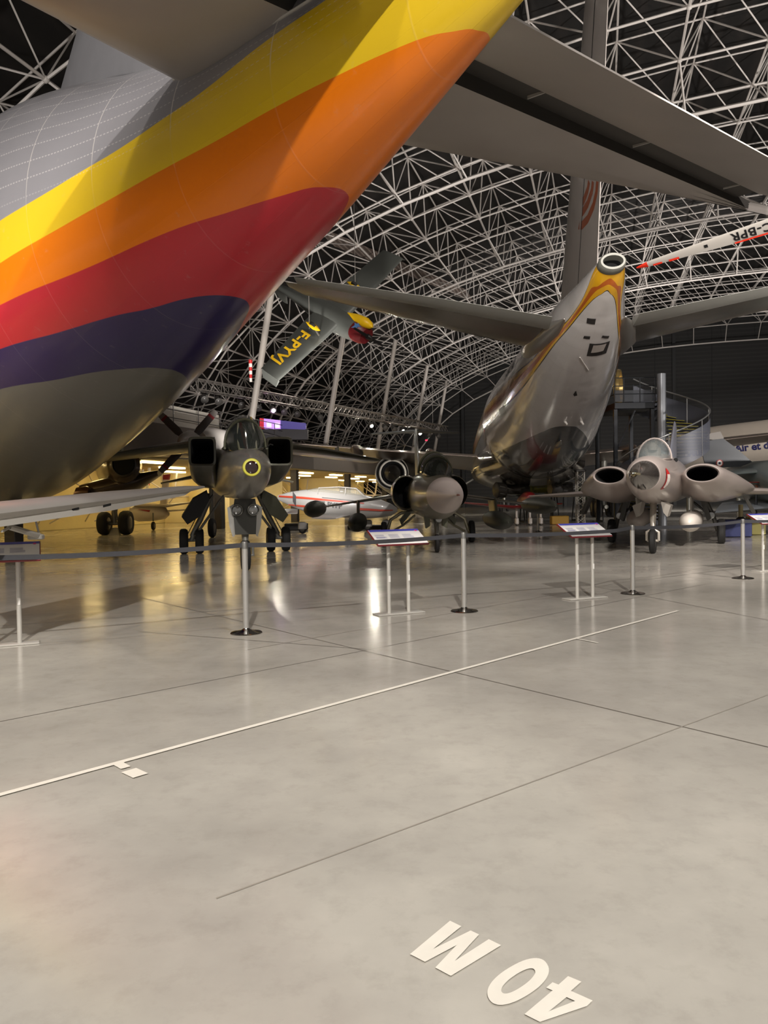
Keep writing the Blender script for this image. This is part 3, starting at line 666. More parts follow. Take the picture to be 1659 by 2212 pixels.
# ---------------------------------------------------------------- double-delta jet with oval intakes
DG = empty('delta_wing_jet', (6.27, 17.95, 0), radians(-24), 'pale grey delta jet with clear nose cone, oval intakes and bubble canopy at right', 'jet fighter')
PALE = mat('pale_pinkish_grey_paint', (176, 164, 158), .3, .15, noise=.07, nscale=1.5, coat=.35)
q = MB(); body(q, [(0, -1.95, 1.79, .31, .31, .31, 2), (0, -1.8, 1.79, .37, .37, .37, 2), (0, -1.2, 1.78, .455, .45, .47, 2), (0, -.4, 1.77, .53, .5, .56, 2), (0, .6, 1.76, .56, .56, .62, 2.1), (0, 2, 1.74, .6, .68, .62, 2.2), (0, 4.5, 1.72, .62, .7, .6, 2.2), (0, 8, 1.7, .6, .62, .55, 2.1), (0, 10.5, 1.7, .45, .45, .45, 2)]); q.build('fuselage', PALE, DG)
q = MB(); body(q, [(0, -1.95, 1.79, .312, .312, .312, 2), (0, -2.25, 1.79, .255, .255, .255, 2), (0, -2.6, 1.79, .16, .16, .16, 2), (0, -2.85, 1.79, .07, .07, .07, 2), (0, -2.95, 1.79, .03, .03, .03, 2)])
rd = q.build('nose_cone', mat('clear_smoked_nose', (92, 86, 82), .07, .5, coat=1, noise=.35, nscale=2), DG)
q = MB(); q.tube([(0, -3.7, 1.8), (0, -3.3, 1.795), (0, -2.9, 1.79)], [.008, .018, .028], 8); q.build('pitot_probe', mat('pale_probe', (200, 190, 150), .3, .7), rd)
q = MB(); q.lathe((0, -1.955, 1.79), (0, -1, 0), [(-.02, .33), (.0, .325), (.012, .312)], 40, cap=(False, False)); q.build('nose_ring', PALE, rd)
q = MB(); body(q, [(0, -.95, 2.12, .12, .05, .05, 2), (0, -.6, 2.16, .29, .22, .1, 2), (0, -.1, 2.2, .36, .42, .1, 2), (0, .6, 2.22, .385, .5, .1, 2), (0, 1.3, 2.25, .36, .42, .1, 2), (0, 2.0, 2.3, .25, .2, .08, 2)]); cn = q.build('canopy', GLASS, DG)
q = MB()
for y, w_, h, zc in ((.62, .39, .505, 2.22),): q.tube([(w_*cos(t*pi/14), y, zc+h*sin(t*pi/14)) for t in range(15)], .022, 6)
for s_ in (-1, 1): q.tube([(s_*.15, -.9, 2.14), (s_*.3, -.58, 2.17), (s_*.365, -.1, 2.2), (s_*.385, .6, 2.22), (s_*.36, 1.3, 2.25)], .018, 6)
q.build('canopy_frame', PALE, cn)
q = MB(); q.bbox((0, .35, 2.26), (.34, .22, .5), .05); q.lathe((0, .2, 2.42), (0, 0, 1), [(0, .1), (.1, .12), (.18, .06)], 12); q.build('seat', mat('grey_seat', (84, 80, 74), .8), DG)
def shell(s_, n=40):
    prm = [(.58, 1.06, 1.85, .375, .2, .2, 2.0), (.62, 1.06, 1.85, .40, .225, .23, 2.0), (.9, 1.08, 1.84, .46, .26, .32, 2.0), (1.5, 1.13, 1.77, .6, .31, .44, 1.85), (2.4, 1.2, 1.63, .82, .4, .45, 1.65),
           (3.6, 1.22, 1.52, 1.04, .44, .38, 1.5), (5.2, 1.25, 1.48, 1.06, .4, .32, 1.5), (7, 1.25, 1.46, 1.06, .26, .24, 1.5), (8.8, 1.25, 1.42, 1.06, .06, .06, 1.5)]
    return [sring((s_*c_, y, z), w_, h, n, e, hb) for y, c_, z, w_, h, hb, e in prm]
for s_ in (-1, 1):
    S = shell(s_); q = MB(); q.loft([sring((s_*1.06, .66, 1.85), .345, .175, 40)]+S, (False, True)); wg = q.build('wing', PALE, DG, 50)
    q = MB(); q.loft([sring((s_*1.06, .665, 1.85), .346, .176, 40), sring((s_*1.0, 2.2, 1.8), .25, .15, 40)], (False, True)); q.build('intake_duct', BLACK, wg)
    q = MB(); wing(q, [((s_*2.1, 4.7, 1.44), (s_*2.1, 9.0, 1.42), .22), ((s_*4.7, 7.6, 1.36), (s_*4.7, 9.2, 1.34), .08)]); q.build('outer_wing', PALE, wg)
    q = MB(); q.tube([(s_*1.02, 3.7, 1.25), (s_*1.25, 3.9, .75), (s_*1.35, 4.0, .36)], [.075, .06, .05], 12); q.tube([(s_*.7, 3.7, 1.2), (s_*1.25, 3.9, .7)], .03, 8); lg = q.build('gear_leg', mat('dark_gear', (66, 64, 60), .4, .4), DG)
    wheel(lg, (s_*1.45, 4.0, .34), .34, .2)
    q = MB(); q.lathe((s_*1.2, 3.72, .78), (0, -1, 0), [(-.08, .03), (0, .085), (.02, .09), (.024, .07)], 18); q.build('landing_lamp', LENS, lg)
    q = MB(); q.prism([(s_*.92, 3.6, 1.22), (s_*1.06, 3.6, 1.22), (s_*1.2, 3.62, .7), (s_*1.1, 3.62, .62)], (0, .5, 0)); q.build('gear_door', mat('dark_gear', (66, 64, 60)), DG, 20)
    q = MB(); q.prism([(s_*1.98, 3.5, 1.3), (s_*2.06, 3.5, 1.3), (s_*2.3, 3.7, .85), (s_*2.2, 3.7, .82)], (0, .55, 0)); q.build('outer_gear_door', mat('dark_gear', (66, 64, 60)), DG, 20)
q = MB(); wing(q, [((.0, 5.2, 2.25), (0, 9.6, 2.2), .2), ((0, 8.2, 3.62), (0, 9.9, 3.62), .1), ((0, 8.6, 3.8), (0, 9.6, 3.76), .05)], up=(1, 0, 0)); q.build('fin', mat('bluish_white_fin', (186, 190, 206), .4, noise=.05), DG)
q = MB(); q.tube([(0, .35, 1.3), (0, .1, .8), (0, .0, .55)], [.08, .07, .05], 12); q.tube([(-.13, .0, .3), (-.13, 0, .5), (0, 0, .58), (.13, 0, .5), (.13, 0, .3)], .035, 8); q.tube([(-.13, 0, .3), (.13, 0, .3)], .03, 8); ng = q.build('nose_gear_leg', mat('pale_gear_leg', (176, 168, 156), .35, .3), DG)
wheel(ng, (0, 0, .29), .29, .15)
for s_ in (-1, 1):
    q = MB(); q.prism([(s_*.2, -.3, 1.22), (s_*.42, -.3, 1.12), (s_*.34, -.3, .86), (s_*.26, -.3, .96)], (0, .9, 0)); q.build('nose_gear_door', mat('gear_door_pale', (132, 126, 118), .4), DG, 20)
for x, y0, zc, r, mt_, nm in ((.72, 1.6, .66, .27, mat('white_tank', (206, 198, 188), .4), 'white_drop_tank'), (-.58, 1.4, .74, .24, mat('grey_tank', (140, 132, 126), .35), 'grey_drop_tank')):
    q = MB(); q.loft([sring((x, y0+a*1.4, zc), r*b_, r*b_, 28) for a, b_ in ((0, .02), (.02, .3), (.1, .62), (.3, .9), (.6, 1), (2, 1), (2.8, .6), (3.2, .1))]); tk = q.build(nm, mt_, DG)
    q = MB(); q.prism([(x, y0+.8, zc+r*.8), (x+.04, y0+.8, zc+r*.8), (x+.04, y0+.5, 1.3), (x, y0+.5, 1.3)], (0, 1.6, 0)); q.build('pylon', GREYG, tk)
def dsk(x, y, z): return Vector((x, y, z))
def flank(a, b_):                 # point on the delta jet's flank: a metres aft, angle b_
    a -= .5; w_ = .455+(a+1.2)*(.13 if a < -1.2 else .09); return Vector((w_*cos(b_)+.008, a, 1.782+w_*sin(b_)))
q = MB(); pts = [(-1.05, .55), (-.8, .1), (-.75, -.2), (-.9, -.6), (-1.15, -.95)]
def fl(poly, nm, mt_, off):
    n = 10; q = MB(); q.add([flank(a, b_)*1 + Vector((off, -off*.4, 0)) for a, b_ in poly], [tuple(range(len(poly)))]); q.build(nm, mt_, DG, 0)
REDP = mat('red_paint', (196, 44, 44), .4); WHP = mat('white_paint', (236, 228, 220), .4)
def shield(off, mt_, nm, k, top):
    vs = []; fs = []; L = [(-.98, .42), (-.93, .25), (-.88, .08), (-.85, -.1), (-.85, -.3), (-.88, -.5), (-.94, -.7), (-1.02, -.85)]
    for i, (a, b_) in enumerate(L):
        wd = (.0, .12, .2, .22, .22, .18, .11, .0)[i]*k; b2 = b_ if k == 1 else b_*.94-.01
        vs += [flank(a-wd, b2)+Vector((off, -off*.3, 0)), flank(a+wd*.8, b2)+Vector((off, -off*.3, 0))]
    r0, r1 = top; fs = [(2*i, 2*i+1, 2*i+3, 2*i+2) for i in range(r0, r1)]
    q = MB(); q.add(vs, fs); return q.build(nm, mt_, DG, 0)
em = shield(.006, REDP, 'red_white_emblem', 1, (0, 7)); e2 = shield(.014, WHP, 'emblem_centre', .72, (2, 6))
q = MB(); q.lathe((.43, 1.35, 2.22), (.6, -.8, 0), [(0, .05), (.04, .05)], 12); q.build('cooling_port', BLACK, DG)
# ================================================================== the white airliner seen from behind
HDG, OX, OY = .0974037, 5.85195, 19.91636
A3 = Vector((sin(HDG), cos(HDG), 0)); R3 = Vector((cos(HDG), -sin(HDG), 0)); O3 = Vector((OX, OY, 0))
ST3 = [-.42, 0, 1.5, 3, 5, 7, 9, 11, 13, 15, 18, 30, 46, 50, 53, 54.4]
fz3t = hermite(ST3, [7.38, 7.40, 7.43, 7.49, 7.58, 7.64, 7.7, 7.75, 7.78, 7.78, 7.73, 7.74, 7.74, 7.4, 6.3, 5.0])
fz3b = hermite(ST3, [6.93, 6.72, 6.17, 5.62, 4.91, 4.24, 3.64, 3.13, 2.7, 2.38, 2.18, 2.14, 2.14, 2.4, 3.3, 4.6])
fw3 = hermite(ST3, [.34, .44, .74, 1.05, 1.37, 1.63, 1.85, 2.04, 2.23, 2.46, 2.68, 2.72, 2.72, 2.5, 1.5, .3])
AP = empty('airliner', O3+A3*25, 0, 'white airliner seen from behind, with yellow and orange stripes around its tail cone', 'airplane')
OF3 = AP.location.copy()
def a3(s, x, z): return O3+A3*s+R3*x+Vector((0, 0, z))-OF3
def a3s(s, ph, off=0.0):
    zt, zb, wd = fz3t(s), fz3b(s), fw3(s); zc = (zt+zb)/2; h = (zt-zb)/2
    return O3+A3*s+R3*(wd+off)*sin(ph)+Vector((0, 0, zc-(h+off)*cos(ph)))-OF3
I3 = [(.25, .2), (.35, .34), (.55, .5), (.7, .57), (1.4, .75), (2.3, .87), (3.5, 1.0), (4.8, 1.07), (7.6, 1.2), (10.6, 1.34), (12, 1.4), (55, 1.45)]
Oc = [(-.42, 1.75), (0, 1.3), (.5, 1.06), (1, 1.0), (2, 1.05), (2.7, 1.18), (5.4, 1.36), (7.5, 1.55), (10.8, 1.74), (14, 1.79), (55, 1.8)]
def ipl(pts, x):
    for (a, b_), (c_, d_) in zip(pts, pts[1:]):
        if x <= c_: return b_+(d_-b_)*max(0, (x-a))/(c_-a)
    return pts[-1][1]
def midc(k):
    xs = [-.42, -.1, .05, .12, .3, .7, 1.4, 2.3, 3.5, 4.8, 7.6, 10.6, 14, 55]; o = []
    for x in xs:
        i = 0 if x < .12 else ipl([(.12, 0)]+I3, x); o.append((x, i+(ipl(Oc, x)-i)*k))
    return o
def nm_(k, sk): return nose(sk+1, [(sk+1+d_, y) for d_, y in ((.06, .22), (.16, .4), (.32, .58))]+[(x+1, y) for x, y in midc(k) if x > sk+.45])
def sh(l): return [(x+1, y) for x, y in l]
BLK = (28, 24, 22); YEL = (226, 168, 18); ORG = (186, 92, 18)
wmat, g, b, u, v, c = livery('airliner_paint', (216, 212, 210), [
    (sh([(x, y+.025) for x, y in Oc]), BLK), (sh(Oc), YEL), (nm_(.72, -.3), ORG), (nm_(.36, -.1), YEL), (nose(1.1, sh([(x, y+.03) for x, y in I3])), BLK),
    (nose(1.14, sh(I3)), (216, 212, 210)),
    (nose(9.15, sh([(8.2, .12), (8.35, .22), (8.9, .36), (9.5, .47), (10.5, .6), (12, .75), (16.6, .97), (55, 1.1)])), (66, 72, 78))], 1, 56.0)
tc = g.new('ShaderNodeTexCoord').outputs['Object']
c = g.mix(g.math('MULTIPLY', g.math('ADD', g.line(u, 1.3, .012), g.line(v, .26, .003)), .22), c, lin((120, 112, 106)))
c = g.mix(g.math('MULTIPLY', g.noise(tc, .8, 6, .6), .16), c, lin((120, 108, 100)))
g.put(b.inputs['Base Color'], c); b.inputs['Roughness'].default_value = .24; b.inputs['Coat Weight'].default_value = .9; b.inputs['Coat Roughness'].default_value = .06
bp = g.new('ShaderNodeBump'); bp.inputs['Strength'].default_value = .6; bp.inputs['Distance'].default_value = .05
g.put(bp.inputs['Height'], g.noise(tc, 1.1, 2)); g.put(b.inputs['Normal'], bp.outputs[0])
q = MB(); rings = []; uvs = []; NS, NP = 220, 80
for i in range(NS+1):
    s = -.42+54.8*(i/NS)**1.5
    rings.append([a3s(s, 2*pi*k/NP) for k in range(NP)]); uvs += [(s+1, abs((2*pi*k/NP+pi) % (2*pi)-pi)) for k in range(NP)]
q.loft(rings, (False, True), 0, True, uvs); q.build('fuselage', wmat, AP, 80)
NOZ = mat('exhaust_fairing_grey', (128, 128, 120), .5, .1, noise=.06)
q = MB(); U3, V3 = R3, Vector((0, 0, 1))
def nr(s, z, w_, h): return sring(a3(s, 0, z), w_, h, 40, 2.0, None, R3, V3)
q.loft([nr(-.38, 7.155, .345, .228), nr(-.5, 7.165, .35, .24), nr(-.66, 7.18, .335, .23), nr(-.72, 7.185, .3, .2), nr(-.72, 7.185, .25, .145), nr(-.4, 7.16, .22, .12)], (False, False)); ex = q.build('exhaust_fairing', NOZ, AP)
q = MB(); q.loft([nr(-.67, 7.18, .255, .15), nr(-.3, 7.15, .2, .11)], (False, True)); q.build('exhaust_duct', BLACK, ex)
ELEV = mat('elevator_grey', (160, 160, 154), .45, .1, noise=.06); TAILM = mat('tailplane_metal', (126, 120, 112), .25, .6, noise=.16, nscale=1.2, bump=.15, bscale=2)
for sg in (-1, 1):
    q = MB(); wing(q, [(a3(6.0, sg*.9, 6.34), a3(2.9, sg*.9, 6.32), .5), (a3(3.3, sg*4.5, 6.68), a3(1.15, sg*4.5, 6.66), .32), (a3(.5, sg*8.0, 7.02), a3(-.55, sg*8.0, 7.0), .16), (a3(-.1, sg*8.3, 7.05), a3(-.6, sg*8.3, 7.04), .06)]); q.build('tailplane', TAILM, AP, 40)
    q = MB(); wing(q, [(a3(2.95, sg*1.2, 6.36), a3(1.75, sg*1.2, 6.42), .2), (a3(1.2, sg*4.5, 6.68), a3(.35, sg*4.5, 6.74), .14), (a3(-.5, sg*8.0, 7.02), a3(-1.0, sg*8.0, 7.05), .06)]); q.build('elevator', ELEV, AP, 40)
    q = MB(); q.loft([sring(a3(s, sg*x, z), w_, h, 20, 2, None, R3, V3) for s, x, z, w_, h in ((1.9, .85, 6.38, .01, .01), (2.9, 1.0, 6.33, .35, .22), (4.5, 1.25, 6.3, .5, .34), (6.0, 1.35, 6.28, .4, .3), (7.2, 1.5, 6.3, .08, .08))]); q.build('root_fairing', mat('fairing_metal', (150, 146, 140), .3, .5), AP)
FT = .52
FL3 = [(7.4, 1.25, 7.45), (-.35, -.55, 12.5)]
def finle(z): return 8.6-(z-7.4)*.78
def finte(z): return 1.55-(z-7.4)*.30
FINM = mat('fin_paint', (168, 160, 154), .4, .05, noise=.08, coat=.2); q = MB()
wing(q, [(a3(finle(z), 0, z), a3(finte(z), 0, z), t) for z, t in ((7.3, .62), (10, .56), (13, .48), (16.5, .38))], up=R3); fn = q.build('fin', FINM, AP)
def finpt(s, z, side=-1, off=.012):
    l, t = finle(z), finte(z); x = min(max((l-s)/(l-t), 0), 1); tt = .62-(z-7.3)*.026
    y = 5*(.2969*sqrt(x)-.126*x-.3516*x*x+.2843*x**3-.1015*x**4)*tt*.95
    return a3(s, side*(y+off), z)
def finhit(px, py):               # meets the fin's left face
    d = ray(px, py); t0 = (R3.dot(O3-EYEP)-.24)/R3.dot(d); p_ = EYEP+d*t0; 
    for _ in range(6):
        s, z = (p_-O3).dot(A3), p_.z; l, t = finle(z), finte(z); x = min(max((l-s)/(l-t), 0), 1); y = 5*(.2969*sqrt(x)-.126*x-.3516*x*x+.2843*x**3-.1015*x**4)*(.62-(z-7.3)*.026)*.95
        t0 = (R3.dot(O3-EYEP)-y)/R3.dot(d); p_ = EYEP+d*t0
    return (p_-O3).dot(A3), p_.z
def ribbon(pts, w_, nm, m_, fnc, parent, n=4):
    q = MB(); vs = []; P2 = []
    for (a, b_), (c_, d_) in zip(pts, pts[1:]):
        for k in range(n): P2.append((a+(c_-a)*k/n, b_+(d_-b_)*k/n))
    P2.append(pts[-1])
    for i, (s, z) in enumerate(P2):
        a = P2[max(i-1, 0)]; b_ = P2[min(i+1, len(P2)-1)]; dx, dz = b_[0]-a[0], b_[1]-a[1]; L = math.hypot(dx, dz) or 1
        vs += [fnc(s-dz/L*w_/2, z+dx/L*w_/2), fnc(s+dz/L*w_/2, z-dx/L*w_/2)]
    q.add(vs, [(2*i, 2*i+1, 2*i+3, 2*i+2) for i in range(len(P2)-1)]); return q.build(nm, m_, parent, 0)
SWOOP = mat('fin_orange_stripe', (150, 72, 30), .45)
arcs = [[(1273, 392), (1270, 410), (1262, 432), (1250, 447), (1243, 450), (1238, 446)], [(1281, 392), (1279, 412), (1270, 440), (1260, 457), (1250, 466), (1243, 466), (1236, 456)],
        [(1291, 392), (1289, 415), (1282, 445), (1270, 473), (1258, 487), (1247, 486), (1238, 470)]]
for ar in arcs: ribbon([finhit(*p_) for p_ in ar], .24, 'swoop_stripe', SWOOP, lambda s, z: finpt(s, z), fn)
ribbon([(finle(z)*.32+finte(z)*.68, z) for z in (7.6, 9, 11, 13, 15, 16.4)], .07, 'rudder_gap', BLACK, lambda s, z: finpt(s, z), fn, 3)
# small hatches on the tail cone, placed by tracing them onto the skin
_grid = []
for i in range(0, 171):
    s = 17*i/170
    for k in range(-60, 61):
        ph = k*2.4/60; d = a3s(s, ph)+OF3-EYEP; zz = d.dot(FW); _grid.append((CX+FPX*d.dot(RT)/zz, CY-FPX*d.dot(UP)/zz, s, ph, zz))
def hit3(px, py):
    c_ = sorted(_grid, key=lambda t: (t[0]-px)**2+(t[1]-py)**2)[:6]; c_ = [t for t in c_ if t[4] < min(x[4] for x in c_)+2.5]
    ws = [1/(.01+(t[0]-px)**2+(t[1]-py)**2) for t in c_]; W = sum(ws)
    return sum(t[2]*k for t, k in zip(c_, ws))/W, sum(t[3]*k for t, k in zip(c_, ws))/W
def c6(x, y): return (960+x*.3075, 380+y*.3075)
def patch3(quad, nm, m_, off=.012):
    cs = [hit3(*c6(*p_)) for p_ in quad]; q = MB(); vs = []
    for i in range(5):
        for j in range(5):
            a, b_ = i/4, j/4; s = (cs[0][0]*(1-a)+cs[1][0]*a)*(1-b_)+(cs[3][0]*(1-a)+cs[2][0]*a)*b_; ph = (cs[0][1]*(1-a)+cs[1][1]*a)*(1-b_)+(cs[3][1]*(1-a)+cs[2][1]*a)*b_
            vs.append(a3s(s, ph, off))
    q.add(vs, [(i*5+j, i*5+j+1, i*5+j+6, i*5+j+5) for i in range(4) for j in range(4)]); return q.build(nm, m_, AP, 0)
HATCH = mat('dark_hatch', (44, 40, 38), .7)
patch3([(1005, 995), (1066, 1002), (1058, 1040), (1000, 1030)], 'hatch', HATCH); patch3([(982, 1120), (1025, 1124), (1020, 1146), (975, 1140)], 'hatch', HATCH); patch3([(1110, 1116), (1157, 1120), (1150, 1142), (1103, 1138)], 'hatch', HATCH)
patch3([(1020, 1175), (1162, 1158), (1135, 1244), (1000, 1264)], 'access_bay', HATCH); patch3([(1045, 1182), (1135, 1172), (1112, 1222), (1028, 1232)], 'bay_interior', mat('bay_pale', (180, 172, 166), .5), .03)
patch3([(384, 1640), (418, 1610), (440, 1665), (398, 1698)], 'grey_patch', mat('grey_patch', (110, 108, 106), .5))
patch3([(905, 1532), (925, 1508), (934, 1540), (912, 1546)], 'small_vent', HATCH)
for a, b_ in (((955, 1268), (1012, 1362)), ):
    (s0, p0), (s1, p1) = hit3(*c6(*a)), hit3(*c6(*b_)); q = MB(); q.tube([a3s(s0, p0, .03), a3s(s1, p1, .03)], .018, 6); q.build('tow_rod', mat('pale_rod', (206, 200, 194), .4), AP)
for a in ((845, 1725), (960, 1725)):
    s0, p0 = hit3(*c6(*a)); q = MB(); p_ = a3s(s0, p0, 0); q.tube([p_, p_+Vector((.05, -.12, -.12))], [.05, .03], 8); q.build('drain_mast', mat('pale_rod', (206, 200, 194)), AP)
s0, p0 = hit3(*c6(800, 1870)); q = MB(); p_ = a3s(s0, p0, -.02); q.loft([sring(p_+A3*k+Vector((0, 0, -.12*w_)), .1*w_, .12*w_, 12, 2, None, R3, V3) for k, w_ in ((-.8, .1), (-.4, .8), (.3, 1), (.9, .2))]); q.build('beacon_fairing', mat('fairing_metal', (150, 146, 140)), AP)
# registration on the left flank
def regfn(v_):
    return a3s(11.4-v_.x, -(1.86+v_.y/2.6), .015)
lettering('registration', 'F-WUAB', .62, regfn, mat('dark_lettering', (36, 30, 30), .5), AP, bold=.015)
# belly fairing, wings, engines, gear
WINGM = mat('airliner_wing_metal', (104, 92, 84), .3, .5, noise=.2, nscale=.8); CHROM2 = mat('polished_fairing', (170, 166, 160), .14, .9, bump=.3, bscale=3)
q = MB(); q.loft([sring(a3(s, 0, z), w_, h, 40, 2.3, None, R3, V3) for s, z, w_, h in ((17.5, 3.2, 1.6, .9), (20, 3.1, 2.6, 1.2), (24, 3.1, 3.05, 1.35), (32, 3.1, 3.05, 1.35), (37, 3.2, 2.2, 1.0))]); q.build('belly_fairing', CHROM2, AP)
for sg in (-1, 1):
    q = MB(); wing(q, [(a3(34, sg*1.5, 3.4), a3(23.5, sg*1.5, 3.5), 1.1), (a3(29.5, sg*8, 3.95), a3(22.8, sg*8, 4.0), .7), (a3(20.3, sg*21.5, 5.1), a3(17.8, sg*21.5, 5.1), .25), (a3(19.2, sg*22.4, 5.2), a3(17.8, sg*22.4, 5.2), .08)]); wg = q.build('wing', WINGM, AP)
    for x in (5.5, 9.6, 13, 16.5):
        s = 23.2-(max(0, x-8))*.37; z = 3.75+x*.06-.3
        q = MB(); q.loft([sring(a3(s+k, sg*x, z+dz), w_, w_*1.2, 16, 2, None, R3, V3) for k, w_, dz in ((-1.6, .02, .15), (-.9, .2, .05), (.6, .3, 0), (2.2, .22, .1), (3, .04, .2))]); q.build('flap_track_fairing', WINGM, wg)
    c_ = a3(26, sg*7.9, 2.85); q = MB()
    q.lathe(c_, A3, [(0, 1.02), (-.02, .98), (.0, .94), (2.2, .9)], 40, cap=(False, False)); q.lathe(c_, A3, [(0, 1.02), (1.5, 1.2), (4, 1.32), (5.6, 1.2), (5.8, 1.1)], 40, cap=(False, True)); en = q.build('engine', mat('nacelle_dark', (70, 68, 66), .35, .4), AP)
    q = MB(); q.lathe(c_, A3, [(-1.6, .02), (-1.2, .25), (-.6, .42), (.2, .5), (.8, .6), (2, .7)], 30); q.build('exhaust_cone', mat('hot_section', (60, 56, 52), .4, .7), en)
    q = MB(); q.lathe(c_, A3, [(-.03, .97), (-.04, 1.01), (.0, 1.03)], 40, cap=(False, False)); q.lathe(c_, A3, [(.5, .72), (.48, .8), (.5, .86)], 40, cap=(False, False)); q.build('nozzle_rim', mat('pale_rim', (120, 115, 106), .4, .4), en)
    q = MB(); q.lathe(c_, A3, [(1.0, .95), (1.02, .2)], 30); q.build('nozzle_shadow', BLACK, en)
    q = MB(); wing(q, [(a3(30.5, sg*7.9, 3.7), a3(25.5, sg*7.9, 3.6), .4), (a3(31, sg*7.9, 4.0), a3(24.5, sg*7.9, 4.05), .4)], up=R3); q.build('pylon', WINGM, AP)
    q = MB(); q.tube([a3(27, sg*4.8, 3.6), a3(27, sg*4.8, .65)], [.22, .16], 14); q.tube([a3(26.2, sg*4.8, .62), a3(27.8, sg*4.8, .62)], .12, 10); q.tube([a3(27, sg*3.0, 2.4), a3(27, sg*4.7, 1.4)], .08, 10); lg = q.build('gear_leg', GEARM, AP)
    for ds in (-.7, .7):
        for dx in (-.45, .45): wheel(lg, a3(27+ds, sg*4.8+dx, .58), .58, .4, R3)
q = MB(); q.tube([a3(47, 0, 2.4), a3(47, 0, .5)], .12, 12); ng = q.build('nose_gear_leg', GEARM, AP)
for dx in (-.3, .3): wheel(ng, a3(47, dx, .5), .5, .3, R3)
# ================================================================== left gallery, posts, light rig
FAS = mat('gallery_fascia', (112, 104, 98), .6, noise=.1); CREAM = mat('cream_wall', (238, 224, 176), .7, noise=.06)
hz = -radians(15.79)
def hbox(nm, l0, l1, v0, v1, z0, z1, m_, kind='structure', parent=None):
    q = MB(); q.bbox(H((l0+l1)/2, (v0+v1)/2, (z0+z1)/2), (l1-l0, v1-v0, z1-z0), .02, rz=hz); o = q.build(nm, m_, parent, 30)
    if kind: o['kind'] = kind
    return o
hbox('trim_60', -26, -17, 6, 84, 3.15, 4.5, FAS)
hbox('wall_left', -26.4, -26.1, 6, 84, 0, 3.15, CREAM)
hbox('trim_61', -26, -17.05, 6, 84, 3.1, 3.15, mat('gallery_soffit', (190, 170, 120), .7))
for k, v_ in enumerate((20, 33.5, 43, 53, 63, 74)): hbox('trim_%d' % (62+k), -17.9, -17.5, v_-.2, v_+.2, 0, 3.15, mat('dark_post_paint', (60, 54, 48), .6))
for k, v_ in enumerate((41.9, 49.9, 61.9)): hbox('wall_partition_%d' % (k+1), -25.9, -21.5, v_, v_+.12, 0, 3.1, CREAM)
WARM = mat('warm_lamp_panel', (255, 224, 150), .5, emit=11.0)
k = 0
for v_ in range(10, 84, 6):
    for l in (-24, -21, -18.6):
        q = MB(); q.bbox(H(l, v_+(l % 2)*.8, 3.05), (.35, 2.0, .08), .01, rz=hz)
        o = q.build('strip_light', WARM, None, 0); tag(o, 'warm white strip light under the low gallery on the left', 'ceiling light', 'strip lights under the gallery')
def rail(nm, pts, h, label, mt_, cat='railing'):
    t = empty(nm, pts[0], 0, label, cat); o_ = Vector(pts[0])
    for zz in (h, h*.66, h*.33):
        q = MB(); q.tube([Vector(p_)-o_+Vector((0, 0, zz)) for p_ in pts], .022, 6); q.build('rail', mt_, t)
    for a, b_ in zip(pts, pts[1:]):
        a = Vector(a); b_ = Vector(b_); n = max(1, int((b_-a).length/2))
        for i in range(n+1):
            q = MB(); p_ = a.lerp(b_, i/n)-o_; q.tube([p_, p_+Vector((0, 0, h))], .02, 6); q.build('baluster', mt_, t)
    return t
rail('gallery_railing', [H(-17.1, 14, 4.5), H(-17.1, 72, 4.5)], 1.0, 'long thin steel railing along the edge of the low gallery behind the jets', mat('rail_steel', (96, 92, 90), .4, .5))
POSTM = mat('post_white_paint', (186, 178, 170), .5)
for k, (px, py, d_) in enumerate(((543, 912, 37), (708, 932, 47.4), (820, 942, 58.5), (898, 937, 70), (945, 937, 79))):
    p_ = P(px, py, d_); b_ = Vector((p_.x, p_.y, 0)); l = b_.dot(Vector((.9623, -.2719, 0))); v_ = b_.dot(Vector((.2719, .9623, 0)))
    q = MB(); q.tube([H(l-.19*(p_.z-4.5), v_, 4.5), H(l+.19*(13.2-p_.z), v_, 13.2)], .16, 14); tag(q.build('trim_%d' % (80+k), POSTM), kind='structure')
# light rig
LA, LB = P(420, 836, 38), P(962, 932, 66); LA.z = 7.1; LB.z = 7.1
RIG = mat('rig_aluminium', (150, 144, 138), .4, .5)
t = empty('lighting_truss', (LA+LB)/2, 0, 'long aluminium lighting truss hanging in front of the slanted white posts', 'lighting truss'); c_ = t.location
q = MB(); D = (LB-LA).normalized(); S_ = Vector((-D.y, D.x, 0))*.25
off = [S_+Vector((0, 0, .25)), -S_+Vector((0, 0, .25)), -S_-Vector((0, 0, .25)), S_-Vector((0, 0, .25))]
nseg = 54; L_ = (LB-LA).length
for o_ in off: q.tube([LA+o_-c_, LB+o_-c_], .035, 6)
for i in range(nseg):
    a = LA+D*(L_*i/nseg); b_ = LA+D*(L_*(i+1)/nseg)
    for j in range(4): q.tube([a+off[j]-c_, b_+off[(j+1) % 4]-c_], .018, 4, cap=False); q.tube([a+off[j]-c_, a+off[(j+1) % 4]-c_], .018, 4, cap=False)
q.build('lattice', RIG, t)
for i in range(6):
    a = LA+D*(L_*(i+.5)/6)-c_; q = MB(); q.tube([a+Vector((0, 0, .25)), a+Vector((0, 0, 5.2))], .012, 5); q.build('suspension_cable', RIG, t)
LIT = mat('lit_lens', (255, 246, 226), .3, emit=420.0); UNLIT = mat('unlit_lens', (90, 88, 86), .3, .1); HOUS = mat('lamp_housing', (84, 81, 78), .5, .3)
